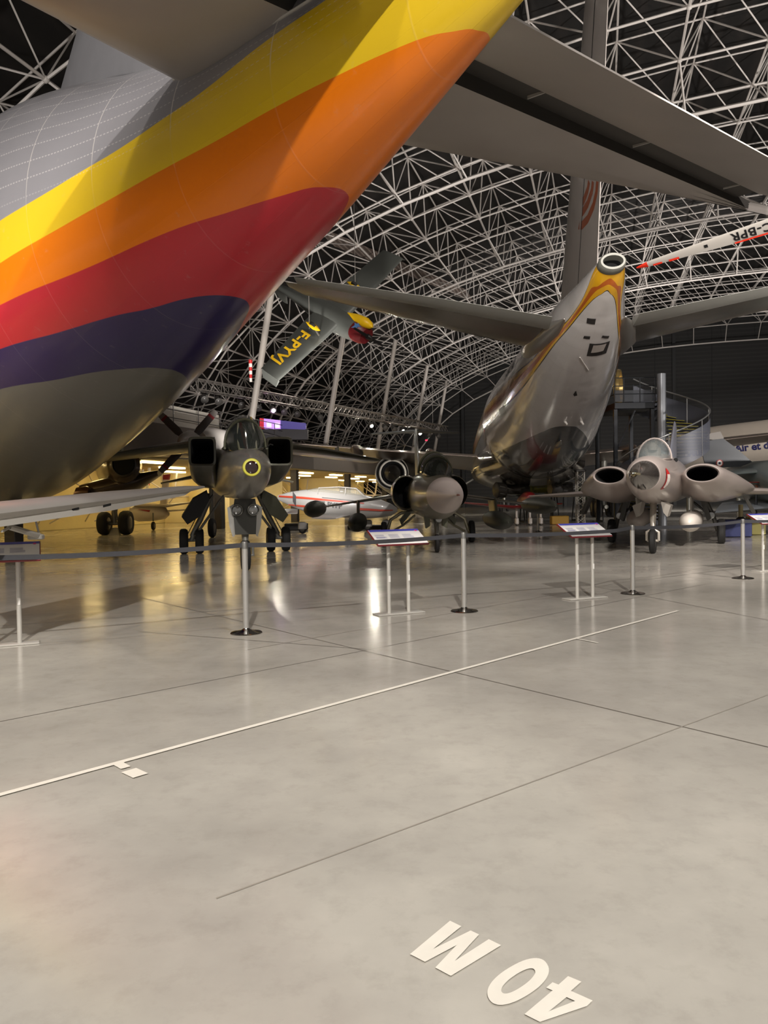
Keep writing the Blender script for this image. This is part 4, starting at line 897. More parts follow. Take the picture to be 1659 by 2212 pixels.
def spotlamp(lit, label, group):
    t = empty('stage_spotlight', (0, 0, 0), 0, label, 'spotlight', group); ax = Vector((.35, -.8, -.5)).normalized()
    q = MB(); q.lathe((0, 0, -.35), ax, [(-.25, .06), (-.2, .14), (.1, .16), (.25, .2), (.26, .18)], 14); q.build('housing', HOUS, t)
    q = MB(); q.lathe((0, 0, -.35), ax, [(.2, .18), (.27, .1), (.28, .02)], 14); q.build('lens', LIT if lit else UNLIT, t)
    q = MB(); q.tube([(-.17, 0, -.35), (-.17, 0, -.02), (.17, 0, -.02), (.17, 0, -.35)], .015, 6); q.build('bracket', HOUS, t); return t
protoL = spotlamp(True, '', ''); protoU = spotlamp(False, '', '')
def proj(p_):
    d = Vector(p_)-EYEP; zz = d.dot(FW); return CX+FPX*d.dot(RT)/zz
def atx(px):
    lo, hi = 0.0, 1.0
    for _ in range(40):
        m_ = (lo+hi)/2
        if proj(LA+D*L_*m_) < px: lo = m_
        else: hi = m_
    return LA+D*L_*lo
fl_, fu = True, True
lt = {588: 'brightest lit spotlight at the left end of the lighting truss, above the purple screen', 800: 'lit spotlight near the third slanted post on the lighting truss', 905: 'lit spotlight near the right end of the lighting truss, above the needle-nosed jet tail', 868: 'lit spotlight just left of the rightmost lit one on the truss'}
for px in (588, 800, 905, 868):
    o = protoL if fl_ else dup(protoL); fl_ = False; o.location = atx(px)-Vector((0, 0, .25)); tag(o, lt[px], None, 'lit spotlights on the lighting truss')
for px in (440, 470, 520, 556, 612, 640, 690, 725, 760, 830, 850, 885, 925, 945):
    o = protoU if fu else dup(protoU); fu = False; o.location = atx(px)-Vector((0, 0, .25)); tag(o, 'unlit grey spotlight hanging from the lighting truss', None, 'unlit spotlights on the lighting truss')

# ================================================================== foreground wing at the lower left
FW_ = mat('pale_wing_paint', (178, 174, 168), .32, .35, coat=.2, noise=.05)
tip = P(443, 1052, 11.2); rt = P(-60, 1122, 6.4)
WG = empty('pale_wing', (rt.x, rt.y, 0), 0, 'pale grey wing reaching in from the left edge just below the striped fuselage', 'wing'); o_ = WG.location
q = MB(); chd = Vector((-.55, .75, 0)).normalized()
wing(q, [(rt-chd*.0+Vector((0, 0, .02))-o_, rt+chd*1.7+Vector((0, 0, -.02))-o_, .24), (rt.lerp(tip, .5)-o_, rt.lerp(tip, .5)+chd*1.35-o_, .2), (rt.lerp(tip, .9)-o_, rt.lerp(tip, .9)+chd*.9-o_, .1), (tip-o_, tip+chd*.55-o_, .04)], n=14); q.build('wing_panel', FW_, WG)
q = MB(); f0 = P(-60, 1146, 6.4); f1 = P(236, 1102, 8.6)
q.prism([P(-60, 1128, 6.45)-o_, P(250, 1080, 8.7)-o_, P(420, 1056, 10.9)-o_, P(400, 1070, 10.6)-o_, P(240, 1103, 8.6)-o_, P(-60, 1147, 6.4)-o_], (-.5, .62, .02)); q.build('flap', mat('pale_flap', (196, 192, 184), .4, .1), WG, 25)
for px, w_ in ((224, 16), (157, 14)):
    q = MB(); q.prism([P(px, 1091+(224-px)*.12, 8.3-.4*(px < 200))-o_+Vector((0, -.02, 0)), P(px+w_, 1087+(224-px)*.12, 8.4-.4*(px < 200))-o_+Vector((0, -.02, 0)), P(px+w_, 1092+(224-px)*.12, 8.4-.4*(px < 200))-o_+Vector((0, -.02, 0)), P(px, 1096+(224-px)*.12, 8.3-.4*(px < 200))-o_+Vector((0, -.02, 0))], (0, .02, 0)); q.build('flap_slot', BLACK, WG, 0)
q = MB(); q.tube([P(20, 1138, 7)-o_, P(86, 1158, 7.4)-o_], .028, 8); q.tube([P(76, 1120, 7.4)-o_, P(86, 1160, 7.4)-o_], .01, 6); q.tube([P(4, 1148, 6.8)-o_, P(20, 1140, 7)-o_], .012, 6); q.bbox(P(78, 1160, 7.4)-o_, (.14, .08, .05), .01); q.build('flap_linkage', mat('linkage_grey', (150, 146, 138), .4, .3), WG)

# ================================================================== light aircraft hanging in the vault
def xf(v_, O_, X_, Y_, Z_): return O_+X_*v_[0]+Y_*v_[1]+Z_*v_[2]
lt_ = P(576, 808, 27.5); rt_ = P(843, 548, 28.5); Xw = (rt_-lt_).normalized()
nz = P(782, 722, 26.3); tl = P(592, 612, 29.5); Yw = (nz-tl); Yw = (Yw-Xw*Yw.dot(Xw)).normalized(); Zw = Xw.cross(Yw)
if Zw.dot(EYEP-lt_) > 0: Zw = -Zw      # Zw points to the aircraft's upper side, away from the visitor
mid = P(716, 676, 28); HG = empty('hanging_light_aircraft', mid, 0, 'dark grey low-wing aircraft hanging banked in the vault, yellow F-PYVJ under its wing', 'airplane')
def hg(x, y, z=0): return Xw*x+Yw*y+Zw*z
HM = mat('hanging_aircraft_grey', (82, 84, 80), .4, .2, noise=.08); YELL = mat('yellow_cowl', (226, 180, 20), .4)
half = (rt_-lt_).length/2; q = MB()
wing(q, [(hg(-half, .62), hg(-half, -.5), .1), (hg(-.9, .78), hg(-.9, -.72), .17), (hg(.9, .78), hg(.9, -.72), .17), (hg(half, .62), hg(half, -.5), .1)], up=Zw); wgh = q.build('wing', HM, HG)
for s_ in (-1, 1):
    q = MB(); q.loft([[hg(s_*(half-.02), .62, 0)+d_ for d_ in (hg(0, 0, -.03), hg(0, 0, .05))]+[hg(s_*(half-.02), -.45, .05), hg(s_*(half-.02), -.45, -.03)], [hg(s_*(half+.16), .45, .26), hg(s_*(half+.16), .45, .28), hg(s_*(half+.16), -.4, .28), hg(s_*(half+.16), -.4, .26)]]); q.build('wing_tip', HM, wgh)
q = MB(); q.loft([sring(hg(0, y, z), w_, h, 24, 2.3, None, Xw, Zw) for y, z, w_, h in ((1.5, .22, .3, .3), (1.1, .25, .42, .38), (.3, .3, .46, .46), (-.8, .3, .42, .42), (-1.8, .3, .28, .3), (-3.4, .34, .12, .16), (-4.4, .36, .04, .08))]); q.build('fuselage', HM, HG)
q = MB(); wing(q, [(hg(0, -3.2, .4), hg(0, -4.4, .4), .12), (hg(0, -3.9, 1.4), hg(0, -4.5, 1.4), .06)], up=Xw); q.build('fin', HM, HG)
q = MB(); wing(q, [(hg(-.8, -3.8, .4), hg(-.8, -4.4, .4), .05), (hg(.8, -3.8, .4), hg(.8, -4.4, .4), .05)], up=Zw); q.build('tailplane', HM, HG)
q = MB(); q.loft([sring(hg(.0, y, z), w_, h, 20, 2.2, None, Xw, Zw) for y, z, w_, h in ((1.28, .2, .34, .3), (1.45, .2, .4, .34), (1.7, .2, .38, .32), (1.9, .22, .3, .25))]); cw = q.build('engine_cowling', mat('dark_red_cowl', (92, 22, 26), .4), HG)
q = MB(); q.loft([sring(hg(.28, y, -.08), w_, h, 16, 2, None, Xw, Zw) for y, w_, h in ((.7, .02, .02), (1.2, .16, .1), (1.7, .2, .16), (2.0, .12, .12), (2.1, .03, .03))]); q.build('yellow_cowl_half', YELL, cw)
q = MB(); pts = []
for k in range(10):
    r = .19 if k % 2 == 0 else .08; pts.append(hg(r*cos(k*pi/5), 1.55+r*sin(k*pi/5), -.14))
q.prism(pts, Zw*.02); q.build('blue_star', mat('blue_star', (70, 110, 160), .5), cw, 0)
q = MB(); pr = hg(0, 2.05, .2); pa = (Xw*.35+Zw*.9).normalized()
wing(q, [(pr-pa*.85+Xw*.03, pr-pa*.85-Xw*.05, .02), (pr+Xw*.07, pr-Xw*.07, .05), (pr+pa*.85+Xw*.05, pr+pa*.85-Xw*.03, .02)], up=Yw); q.lathe(pr-Yw*.08, Yw, [(0, .1), (.15, .09), (.28, .02)], 14); q.build('propeller', mat('black_propeller', (26, 24, 24), .4), HG)
for s_ in (-1, 1):
    q = MB(); q.tube([hg(s_*1.0, .45, 0), hg(s_*1.05, .6, -.62)], .035, 8); lg = q.build('gear_leg', mat('thin_leg', (70, 66, 60), .5), HG); wheel(lg, hg(s_*1.05, .62, -.68), .17, .1, Xw)
    q = MB(); q.loft([sring(hg(s_*1.05, y, -.64), w_, h, 14, 2, None, Xw, Zw) for y, w_, h in ((.15, .01, .01), (.4, .08, .1), (.62, .1, .14), (.85, .06, .09), (.98, .01, .02))]); q.build('wheel_spat', YELL, lg)
def hgtx(v_): return hg(-1.15-v_.x*.9, -.3+v_.y*1.15, -.11)
lettering('registration', 'F-PYVJ', .62, hgtx, mat('yellow_lettering', (222, 176, 24), .5), wgh, bold=.02, spacing=1.05)
for s_ in (-1.2, 1.2):
    q = MB(); a = hg(s_, 0, .1); q.tube([a, a+Vector((0, 0, 6))], .01, 5); q.build('suspension_cable', RIG, HG)
# glider wing with red tip
GW = mat('glider_white', (190, 184, 176), .35, coat=.2); a = P(1384, 577, 24); b_ = P(1720, 475, 21.5)
GL = empty('hanging_glider_wing', (a+b_)/2, 0, 'slender white wing with a red tip and upside-down C-BPR letters, hanging at upper right', 'wing'); o_ = GL.location
ax = (b_-a).normalized(); chd = Vector((0, -1, 0)); chd = (chd-ax*chd.dot(ax)); chd = (Vector((0, 0, 1))*.5+Vector((0, -1, 0))*.75); chd = (chd-ax*chd.dot(ax)).normalized(); nup = ax.cross(chd)
if nup.dot(EYEP-a) > 0: nup = -nup
Lw = (b_-a).length
def gl(t, c_, off=0): p_ = a+ax*t; return p_+chd*c_-nup*off-o_
q = MB(); wing(q, [(gl(0, .06), gl(0, -.02), .02), (gl(.35, .14), gl(.35, -.08), .05), (gl(2.4, .26), gl(2.4, -.16), .07), (gl(Lw, .36), gl(Lw, -.22), .09)], up=nup); w1 = q.build('wing_panel', GW, GL)
REDO = mat('red_tip', (226, 52, 30), .4)
def glq(t0, t1, c0, c1, nm, m_):
    q = MB(); q.prism([gl(t0, c0, .05), gl(t1, c0*1.0, .05), gl(t1, c1, .05), gl(t0, c1, .05)], nup*.004); q.build(nm, m_, w1, 0)
q = MB(); wing(q, [(gl(-.12, .04), gl(-.12, -.01), .03), (gl(.0, .075), gl(.0, -.035), .05), (gl(.22, .125), gl(.22, -.075), .065)], up=nup); q.build('red_wing_tip', REDO, w1)
glq(.38, .65, -.06, -.0, 'red_dash', REDO); glq(.85, 1.15, -.08, -.01, 'red_dash', REDO); glq(2.7, 4.0, -.15, -.1, 'red_stripe', REDO); glq(1.9, 2.0, .02, .12, 'small_vent', BLACK)
lettering('registration', 'C-BPR', .34, lambda v_: gl(3.75-v_.x*1.1, .22-v_.y*1.15, .055), mat('black_lettering', (24, 22, 24), .5), w1, bold=.008, spacing=1.1)
# red and white striped wind cone
p_ = P(541, 790, 34); WS = empty('striped_pennant', p_, 0, 'small red and white striped pennant hanging beside the first slanted post', 'pennant')
for k in range(6):
    q = MB(); q.lathe((0, 0, .25-k*.16), (0.03, 0, -1), [(0, .085-k*.004), (.16, .08-k*.004)], 12, cap=(k == 0, k == 5)); q.build('stripe_band', REDP if k % 2 == 0 else WHP, WS)
q = MB(); q.tube([(0, 0, .25), (0, 0, 3.5)], .008, 5); q.build('suspension_cable', RIG, WS)
# purple lit display box on the gallery
p_ = P(612, 916, 43); DB = empty('display_screen', (p_.x, p_.y, 4.5), 0, 'wide glowing purple and blue display screen with a red end, on the gallery', 'screen')
def scr(px0, px1, y0, y1, nm, m_, dd=0):
    a, b_, c_, d_ = (P(x, y, 43-dd)-DB.location for x, y in ((px0, y0[0]), (px1, y0[1]), (px1, y1[1]), (px0, y1[0]))); q = MB(); q.prism([a, b_, c_, d_], (0, .5, 0)); q.build(nm, m_, DB, 0)
scr(561, 570, (903, 904), (924, 925), 'red_end_panel', mat('red_glow', (190, 30, 50), .5, emit=.6)); scr(570, 606, (904, 908), (925, 926), 'lilac_screen', mat('lilac_glow', (176, 130, 214), .5, emit=1.1), .02)
scr(606, 660, (908, 914), (926, 928), 'blue_screen', mat('blue_glow', (60, 50, 120), .5, emit=.6), .02); scr(576, 586, (912, 913), (923, 923), 'bright_picture', mat('bright_glow', (220, 196, 240), .5, emit=1.2), .06); scr(594, 604, (913, 914), (924, 924), 'bright_picture', mat('bright_glow', (220, 196, 240), .5, emit=1.2), .06)
q = MB(); q.bbox(P(612, 925, 43)-DB.location-Vector((0, -.25, .35)), (2.7, .5, .62), .02); q.build('plinth', mat('dark_plinth', (50, 46, 50), .6), DB)

hb_ = MB(); hb_.bbox(H(-17.4, 27, 4.95), (.12, 12, .9), .02, rz=hz); o = hb_.build('exhibition_board', mat('white_display_board', (214, 208, 198), .5, noise=.05)); o2 = tag(o, 'low white display wall standing on the gallery edge behind the silver propeller aircraft', 'display board')
for k_, (v_, h_) in enumerate(((23.5, .5), (26.4, .42), (29.0, .36))):
    t = empty('gallery_exhibit', H(-18.2, v_, 4.5), hz, ('round-headed dark exhibit behind the white display wall', 'small dark rotor exhibit behind the white display wall, in its middle', 'low dark exhibit at the right end of the white display wall')[k_], 'exhibit')
    q = MB(); q.lathe((0, 0, 0), (0, 0, 1), [(0, .2), (.9, .12), (1.0, .3*h_*2), (1.25, h_*.8), (1.45, .1)], 14); q.build('body', mat('exhibit_dark', (44, 40, 38), .5, .3), t)
    q = MB(); q.tube([(-h_, 0, 1.4), (h_, 0, 1.46)], .03, 6); q.build('bar', mat('exhibit_dark', (44, 40, 38)), t)

# ================================================================== things behind the jets
# propeller transport nose on the left
p_ = P(408, 955, 27); PA = empty('propeller_aircraft', (p_.x, p_.y+2.4, 0), 0, 'silver propeller aircraft with dark red-banded blades behind the strike jet, at its left', 'airplane'); o_ = PA.location
SIL = mat('bare_silver', (196, 190, 184), .3, .35, bump=.15, bscale=5); c_ = p_-o_
q = MB(); q.lathe(c_, (.25, 1, 0), [(-.6, .02), (-.5, .16), (-.2, .34), (.1, .42)], 24); q.build('spinner', SIL, PA)
q = MB(); q.lathe(c_+Vector((.25, .3, -.0)), (.25, 1, 0), [(-.1, .42), (.1, .52), (.8, .62), (3, .62), (5, .3)], 28); q.build('engine_nacelle', SIL, PA)
for k, ang in enumerate((radians(135), radians(48), radians(225), radians(-42))):
    d = Vector((cos(ang), 0, sin(ang))); s_ = Vector((-sin(ang), 0, cos(ang))); q = MB()
    wing(q, [(c_+d*.3+s_*.07, c_+d*.3-s_*.07, .06), (c_+d*.55+s_*.14, c_+d*.55-s_*.14, .05), (c_+d*1.15+s_*.13, c_+d*1.15-s_*.13, .03)], up=(0, 1, 0)); bl_ = q.build('propeller_blade', mat('blade_dark', (64, 58, 56), .45), PA)
    q = MB(); wing(q, [(c_+d*1.15+s_*.131, c_+d*1.15-s_*.131, .032), (c_+d*1.24+s_*.128, c_+d*1.24-s_*.128, .032)], up=(0, 1, 0)); q.build('red_band', mat('dark_red_band', (120, 30, 34), .5), bl_)
    q = MB(); wing(q, [(c_+d*1.24+s_*.128, c_+d*1.24-s_*.128, .03), (c_+d*1.45+s_*.1, c_+d*1.45-s_*.1, .02)], up=(0, 1, 0)); q.build('blade_tip', mat('blade_grey', (110, 104, 100), .45), bl_)
q = MB(); wing(q, [(P(292, 980, 30)-o_, P(292, 980, 32)-o_, .2), (P(470, 982, 29)-o_, P(470, 984, 32)-o_, .3)]); q.build('wing', SIL, PA)
q = MB(); q.tube([c_+Vector((.4, 1.6, -.5)), Vector((c_.x+.4, c_.y+1.6, .35))], .09, 10); lg = q.build('gear_leg', GEARM, PA); wheel(lg, (c_.x+.4, c_.y+1.6, .36), .36, .22)
# dark transport with twin main wheels, low at left
g0 = P(248, 1154, 32); DT = empty('dark_transport', (g0.x, g0.y, 0), 0, 'dark brown aircraft with a round intake and two huge wheels, left behind the pale wing', 'airplane'); o_ = DT.location
BR = mat('dark_brown_metal', (66, 56, 50), .28, .5, noise=.2, coat=.3)
def blob(pts, mt_, nm, parent, org, e=2.1):
    q = MB(); q.loft([sring(P(px, py, d)-org, w_, h, 24, e) for px, py, d, w_, h in pts]); return q.build(nm, mt_, parent)
blob([(266, 1004, 30.2, .5, .5), (266, 1004, 30.4, .68, .72), (262, 1006, 31.5, .85, .85), (250, 1012, 35, .9, .9), (240, 1015, 38, .3, .3)], BR, 'upper_nacelle', DT, o_)
q = MB(); c_ = P(268, 1002, 30.15)-o_; q.lathe(c_, (0, -1, 0), [(-.1, .4), (.0, .46), (.04, .5), (.06, .45), (-.3, .38)], 30, cap=(True, False)); q.build('intake_rim', mat('rim_dark', (48, 44, 42), .4), DT)
q = MB(); q.lathe(c_, (0, -1, 0), [(-.5, .3), (.03, .42)], 30); q.build('intake_opening', BLACK, DT)
q = MB(); q.loft([sring(P(px, py, 31.2)-o_, .55*k, h, 20, 2.2, None, (0, 1, 0)) for px, py, h, k in ((168, 1072, .05, .3), (178, 1064, .32, .9), (205, 1060, .4, 1), (250, 1050, .42, 1), (300, 1040, .35, 1), (345, 1022, .12, .6))]); q.build('lower_fuselage', BR, DT)
q = MB(); q.loft([sring(P(px, py, 30.6)-o_, .3, h, 20, 2.4, None, (0, 1, 0)) for px, py, h in ((162, 1076, .12), (168, 1068, .28), (188, 1066, .3), (196, 1066, .25))]); q.build('engine_cowl', mat('brown_cowl', (78, 56, 48), .25, .6), DT)
q = MB(); q.tube([(.05, .3, 2.0), (.0, 0, .9), (0, 0, .45)], [.14, .12, .1], 12); q.tube([(-.45, 0, .48), (.5, 0, .48)], .08, 10); q.tube([(.1, -.1, 1.0), (.16, -.12, .6)], .05, 8); lg = q.build('gear_leg', GEARM, DT)
wheel(lg, (-.42, 0, .48), .48, .42); wheel(lg, (.48, 0, .5), .5, .44)
q = MB(); q.prism([(-.2, -.2, 0), (.25, -.2, 0), (.12, -.05, .3), (-.08, -.05, .3)], (0, .3, 0)); tag(q.build('wheel_chock', mat('pale_jack', (150, 146, 140), .5), None, 20), 'small pale jack standing between the two huge wheels of the dark aircraft', 'jack').location = o_
# small cream aircraft seen from its tail, far left
g1 = P(335, 1140, 37); CA = empty('cream_light_aircraft', (g1.x, g1.y, 0), 0, 'small cream aircraft with red trim and red-tipped fin, left of the strike jet wheels', 'airplane'); o_ = CA.location
CR = mat('cream_paint', (206, 194, 178), .4, coat=.2); RD = mat('dull_red', (150, 40, 36), .45)
q = MB(); q.loft([sring(P(px, py, d)-o_, w_, h, 20, 2.2, None, (.25, 1, 0)) for px, py, d, w_, h in ((286, 1108, 37, .3, .3), (300, 1108, 37, .4, .42), (335, 1106, 37, .4, .42), (355, 1108, 37, .3, .3), (364, 1110, 37, .1, .1))]); q.build('fuselage', CR, CA)
q = MB(); q.prism([P(345, 1092, 37)-o_, P(352, 1030, 37)-o_, P(364, 1030, 37)-o_, P(359, 1092, 37)-o_], (.02, .12, 0)); fn_ = q.build('fin', CR, CA, 20)
q = MB(); q.prism([P(351.4, 1036, 36.98)-o_, P(352, 1026, 36.98)-o_, P(366, 1024, 36.98)-o_, P(364, 1036, 36.98)-o_], (.02, .14, 0)); q.build('red_fin_tip', RD, fn_, 20)
q = MB(); wing(q, [(P(290, 1092, 36.4)-o_, P(290, 1092, 37.6)-o_, .1), (P(362, 1092, 36.2)-o_, P(362, 1092, 37.8)-o_, .16), (P(424, 1084, 36.4)-o_, P(424, 1084, 37.6)-o_, .08)]); q.build('upper_wing', CR, CA)
q = MB(); wing(q, [(P(362, 1104, 36.4)-o_, P(362, 1104, 37.6)-o_, .1), (P(418, 1100, 36.4)-o_, P(418, 1100, 37.4)-o_, .06)]); q.build('tailplane', CR, CA)
q = MB(); q.prism([P(297, 1100, 36.55)-o_, P(324, 1102, 36.55)-o_, P(322, 1106, 36.55)-o_, P(308, 1103, 36.55)-o_], (0, .04, 0)); q.build('red_flash', RD, CA, 0)
gw = P(331, 1126, 36.5)-o_; q = MB(); q.tube([gw+Vector((0, 0, .4)), gw+Vector((0, 0, 0))], .035, 8); lg = q.build('gear_leg', GEARM, CA); wheel(lg, (gw.x, gw.y, .2), .2, .13)
# white light aircraft with red stripes
LX = empty('striped_light_aircraft', (-1.75, 31.6, 0), radians(-7), 'white light aircraft with red stripes and black F-PYFP letters, behind the two dark jets', 'airplane')
def lx(px, py, dy=0):            # traced on the side plane of the aircraft
    d = ray(px, py); n_ = Vector((sin(radians(-7))*-1, cos(radians(-7)), 0)); t = n_.dot(LX.location-EYEP)/n_.dot(d); w_ = EYEP+d*t-LX.location
    return Matrix.Rotation(radians(7), 3, 'Z') @ w_+Vector((0, dy, 0))
LWH = mat('light_aircraft_white', (158, 156, 153), .35, coat=.3, noise=.04)
rings = []
for px, yt, yb, w_ in ((600, 1070, 1080, .04), (625, 1063, 1092, .14), (655, 1058, 1104, .26), (690, 1056, 1112, .38), (740, 1062, 1118, .46), (790, 1070, 1120, .44), (825, 1080, 1118, .34), (845, 1088, 1114, .22), (858, 1097, 1106, .08)):
    a, b_ = lx(px, yt), lx(px, yb); rings.append(sring((a+b_)/2, w_, (a.z-b_.z)/2, 24, 2.4, None, (0, 1, 0)))
q = MB(); q.loft(rings); q.build('fuselage', LWH, LX)
rings = []
for px, yt, yb, w_ in ((655, 1060, 1064, .1), (690, 1053, 1066, .3), (735, 1053, 1070, .34), (775, 1056, 1073, .3), (790, 1070, 1074, .1)):
    a, b_ = lx(px, yt), lx(px, yb); rings.append(sring((a+b_)/2, w_, (a.z-b_.z)/2+.01, 20, 2.4, None, (0, 1, 0)))
q = MB(); q.loft(rings); cn = q.build('canopy', mat('light_canopy_glass', (180, 176, 160), .06, alpha=.35), LX)
for pts in (((690, 1068), (692, 1054), (735, 1052), (772, 1055), (790, 1072)), ((748, 1072), (750, 1053))):
    q = MB(); q.tube([lx(x, y, -.33) for x, y in pts], .022, 6); q.build('canopy_frame', LWH, cn)
q = MB(); q.lathe(lx(740, 1062)-Vector((0, 0, .1)), (0, 0, 1), [(0, .12), (.15, .14), (.28, .1)], 12); q.build('headrest', mat('dark_headrest', (60, 50, 48), .7), LX)
STR = mat('stripe_red', (176, 60, 36), .4); DKL = mat('black_trim', (34, 30, 34), .5)
def lstrip(pts, w0, nm, m_, dy):
    q = MB(); vs = []
    for x, y, w_, yy in pts: vs += [lx(x, y-w_/2, yy+dy), lx(x, y+w_/2, yy+dy)]
    q.add(vs, [(2*i, 2*i+1, 2*i+3, 2*i+2) for i in range(len(pts)-1)]); q.build(nm, m_, LX, 0)
lstrip([(604, 1072, 3.4, -.1), (655, 1075, 4.5, -.3), (700, 1079, 4, -.43), (745, 1083, 3.4, -.49), (790, 1087, 2.4, -.47)], 0, 'red_stripe', STR, -.02); lstrip([(625, 1090, 1.6, -.14), (655, 1093, 3.8, -.24), (700, 1096, 3.4, -.38)], 0, 'red_stripe', STR, -.04)
lstrip([(778, 1099, 5, -.48), (825, 1102, 4, -.36), (850, 1102, 2, -.18)], 0, 'red_stripe', STR, -.03); lstrip([(700, 1074.5, 1.1, -.4), (745, 1079, 1.1, -.47), (790, 1084, 1.0, -.46)], 0, 'dark_pinstripe', DKL, -.02)
lstrip([(636, 1072, 22, -.26), (643, 1083, 24, -.26)], 0, 'black_band', DKL, -.03)
lettering('registration', 'F-PYFP', .3, lambda v_: lx(700, 1093.5, -.50)+Vector((v_.x*.97, 0, v_.y-v_.x*.12)), DKL, LX, bold=.006)
q = MB(); wing(q, [(lx(760, 1112, -.2), lx(690, 1112, -.2), .12), (lx(752, 1116, -2.6), lx(700, 1116, -2.6), .07)]); q.build('wing', LWH, LX); q = MB(); wing(q, [(lx(640, 1100, .3), lx(600, 1100, .3), .05), (lx(655, 1108, -1.0), lx(615, 1108, -1.0), .04)]); q.build('tailplane', LWH, LX)
for x, yy in ((667, -1.2), (790, .6), (835, -.2)):
    b_ = lx(x, 1100, yy); q = MB(); q.bbox((b_.x, b_.y, .3), (.34, .16, .34), .06); lg = q.build('wheel_spat', LWH, LX); wheel(lg, (b_.x, b_.y, .15), .15, .1, (0, 1, 0))
# low red aircraft under the airliner
RAp = P(1120, 1112, 36); RA = empty('red_racing_aircraft', (RAp.x, RAp.y, 0), 0, 'low red aircraft with a red cowling under the airliner belly', 'airplane'); o_ = RA.location
RR_ = mat('racer_red', (132, 28, 30), .35, coat=.4)
q = MB(); wing(q, [(P(1000, 1086, 35)-o_, P(1000, 1086, 36.6)-o_, .08), (P(1110, 1096, 35)-o_, P(1110, 1096, 37)-o_, .2), (P(1215, 1088, 35)-o_, P(1215, 1088, 36.6)-o_, .08)]); q.build('wing', RR_, RA)
blob([(1146, 1076, 35.2, .15, .15), (1145, 1078, 35.4, .3, .32), (1140, 1078, 36.5, .36, .36), (1125, 1082, 39, .2, .2)], RR_, 'fuselage', RA, o_)
for px in (1116, 1145, 1168):
    b_ = P(px, 1110, 35.5)-o_; q = MB(); q.tube([(b_.x, b_.y, .95), (b_.x, b_.y, .2)], .05, 8); lg = q.build('gear_leg', WHP, RA); q = MB(); q.bbox((b_.x, b_.y, .2), (.14, .4, .34), .05); q.build('wheel_spat', WHP, lg); q = MB(); q.lathe((b_.x-.05, b_.y, .13), (1, 0, 0), [(0, .13), (.1, .13)], 14); q.build('wheel', RUB, lg)
# display engines
def engine(px, py, d, L_, r, label, col, yaw):
    p_ = P(px, py, d); t = empty('display_engine', (p_.x, p_.y, 0), yaw, label, 'engine', 'engines on stands under the airliner'); z = p_.z
    em_ = mat('engine_'+col[0], col[1], .4, .5, noise=.3, nscale=6); q = MB()
    q.lathe((-L_/2, 0, z), (1, 0, 0), [(0, r*.7), (.1, r), (L_*.3, r), (L_*.35, r*.7), (L_*.6, r*.65), (L_*.7, r*.9), (L_, r*.5)], 18); q.build('casing', em_, t)
    for k in range(7):
        a_ = k*2*pi/7; q = MB(); q.tube([(-L_*.4, r*1.02*cos(a_), z+r*1.02*sin(a_)), (-L_*.05, r*.85*cos(a_+.4), z+r*.85*sin(a_+.4)), (L_*.3, r*.95*cos(a_+.2), z+r*.95*sin(a_+.2))], .03, 6); q.build('pipe', GEARM, t)
    for x in (-L_*.32, L_*.3):
        q = MB(); q.tube([(x, -.35, 0), (x, -.1, z-r*.8)], .035, 6); q.tube([(x, .35, 0), (x, .1, z-r*.8)], .035, 6); q.tube([(x, -.35, .03), (x, .35, .03)], .035, 6); q.build('stand', mat('stand_dark', (50, 50, 50), .6), t)
engine(1105, 1058, 40, 1.9, .42, 'dark display engine on a stand, leftmost of those under the airliner', ('dark', (70, 66, 60)), .2)
engine(1165, 1054, 43, 2.2, .45, 'display engine with yellow-green tint in the middle under the airliner', ('olive', (120, 118, 50)), -.1)
engine(1222, 1056, 41, 1.9, .4, 'grey display engine under the airliner, next to the white lattice tower', ('grey', (110, 108, 106)), .3)
engine(1278, 1066, 39, 1.6, .36, 'display engine right of the white lattice tower, behind the pale delta jet', ('green', (78, 88, 60)), 0)
# white lattice tower
p_ = P(1254, 1110, 38); TW = empty('lattice_tower', (p_.x, p_.y, 0), 0, 'narrow white lattice tower beneath the airliner, left of the pale delta jet', 'tower'); q = MB()
cs = [(-.17, -.17), (.17, -.17), (.17, .17), (-.17, .17)]
for x, y in cs: q.tube([(x, y, 0), (x, y, 2.5)], .03, 6)
for i in range(9):
    for j in range(4):
        a, b_ = cs[j], cs[(j+1) % 4]; q.tube([(*a, i*.27), (*b_, i*.27+.27)], .014, 4)
q.build('lattice', mat('tower_white', (222, 216, 206), .5), TW); q = MB(); q.bbox((0, 0, 2.56), (.5, .4, .12), .03); q.build('top_plate', HOUS, TW)
# small red signs
for px, py, d, l_ in ((1078, 1046, 44, 'small glowing red sign beneath the airliner belly'), (317, 1045, 42.5, 'small glowing red sign under the gallery left of the strike jet'), (921, 951, 60, 'tiny pair of red lights on the gallery behind the needle-nosed jet')):
    p_ = P(px, py, d); t = empty('red_sign', p_, 0, l_, 'sign'); t.scale = (.5, .5, .5) if d > 50 else (.8, .8, .8); q = MB(); q.bbox((0, 0, 0), (.42, .06, .22), .01); q.build('housing', HOUS, t); q = MB(); q.bbox((0, -.035, 0), (.36, .02, .16), .004); q.build('lit_face', mat('red_emitter', (255, 30, 60), .5, emit=4), t); q = MB(); q.tube([(0, 0, .1), (0, 0, .8)], .012, 5); q.build('hanger', HOUS, t)
# more barrier posts far back
for px, py, l_ in ((1162, 1149, 'distant barrier post beneath the airliner, right of the needle-nosed jet'), (168, 1131, 'distant barrier post at far left beyond the pale wing')):
    o = dup(POST0); o.location = G(px, py); o['label'] = l_; o['group'] = 'distant barrier posts'
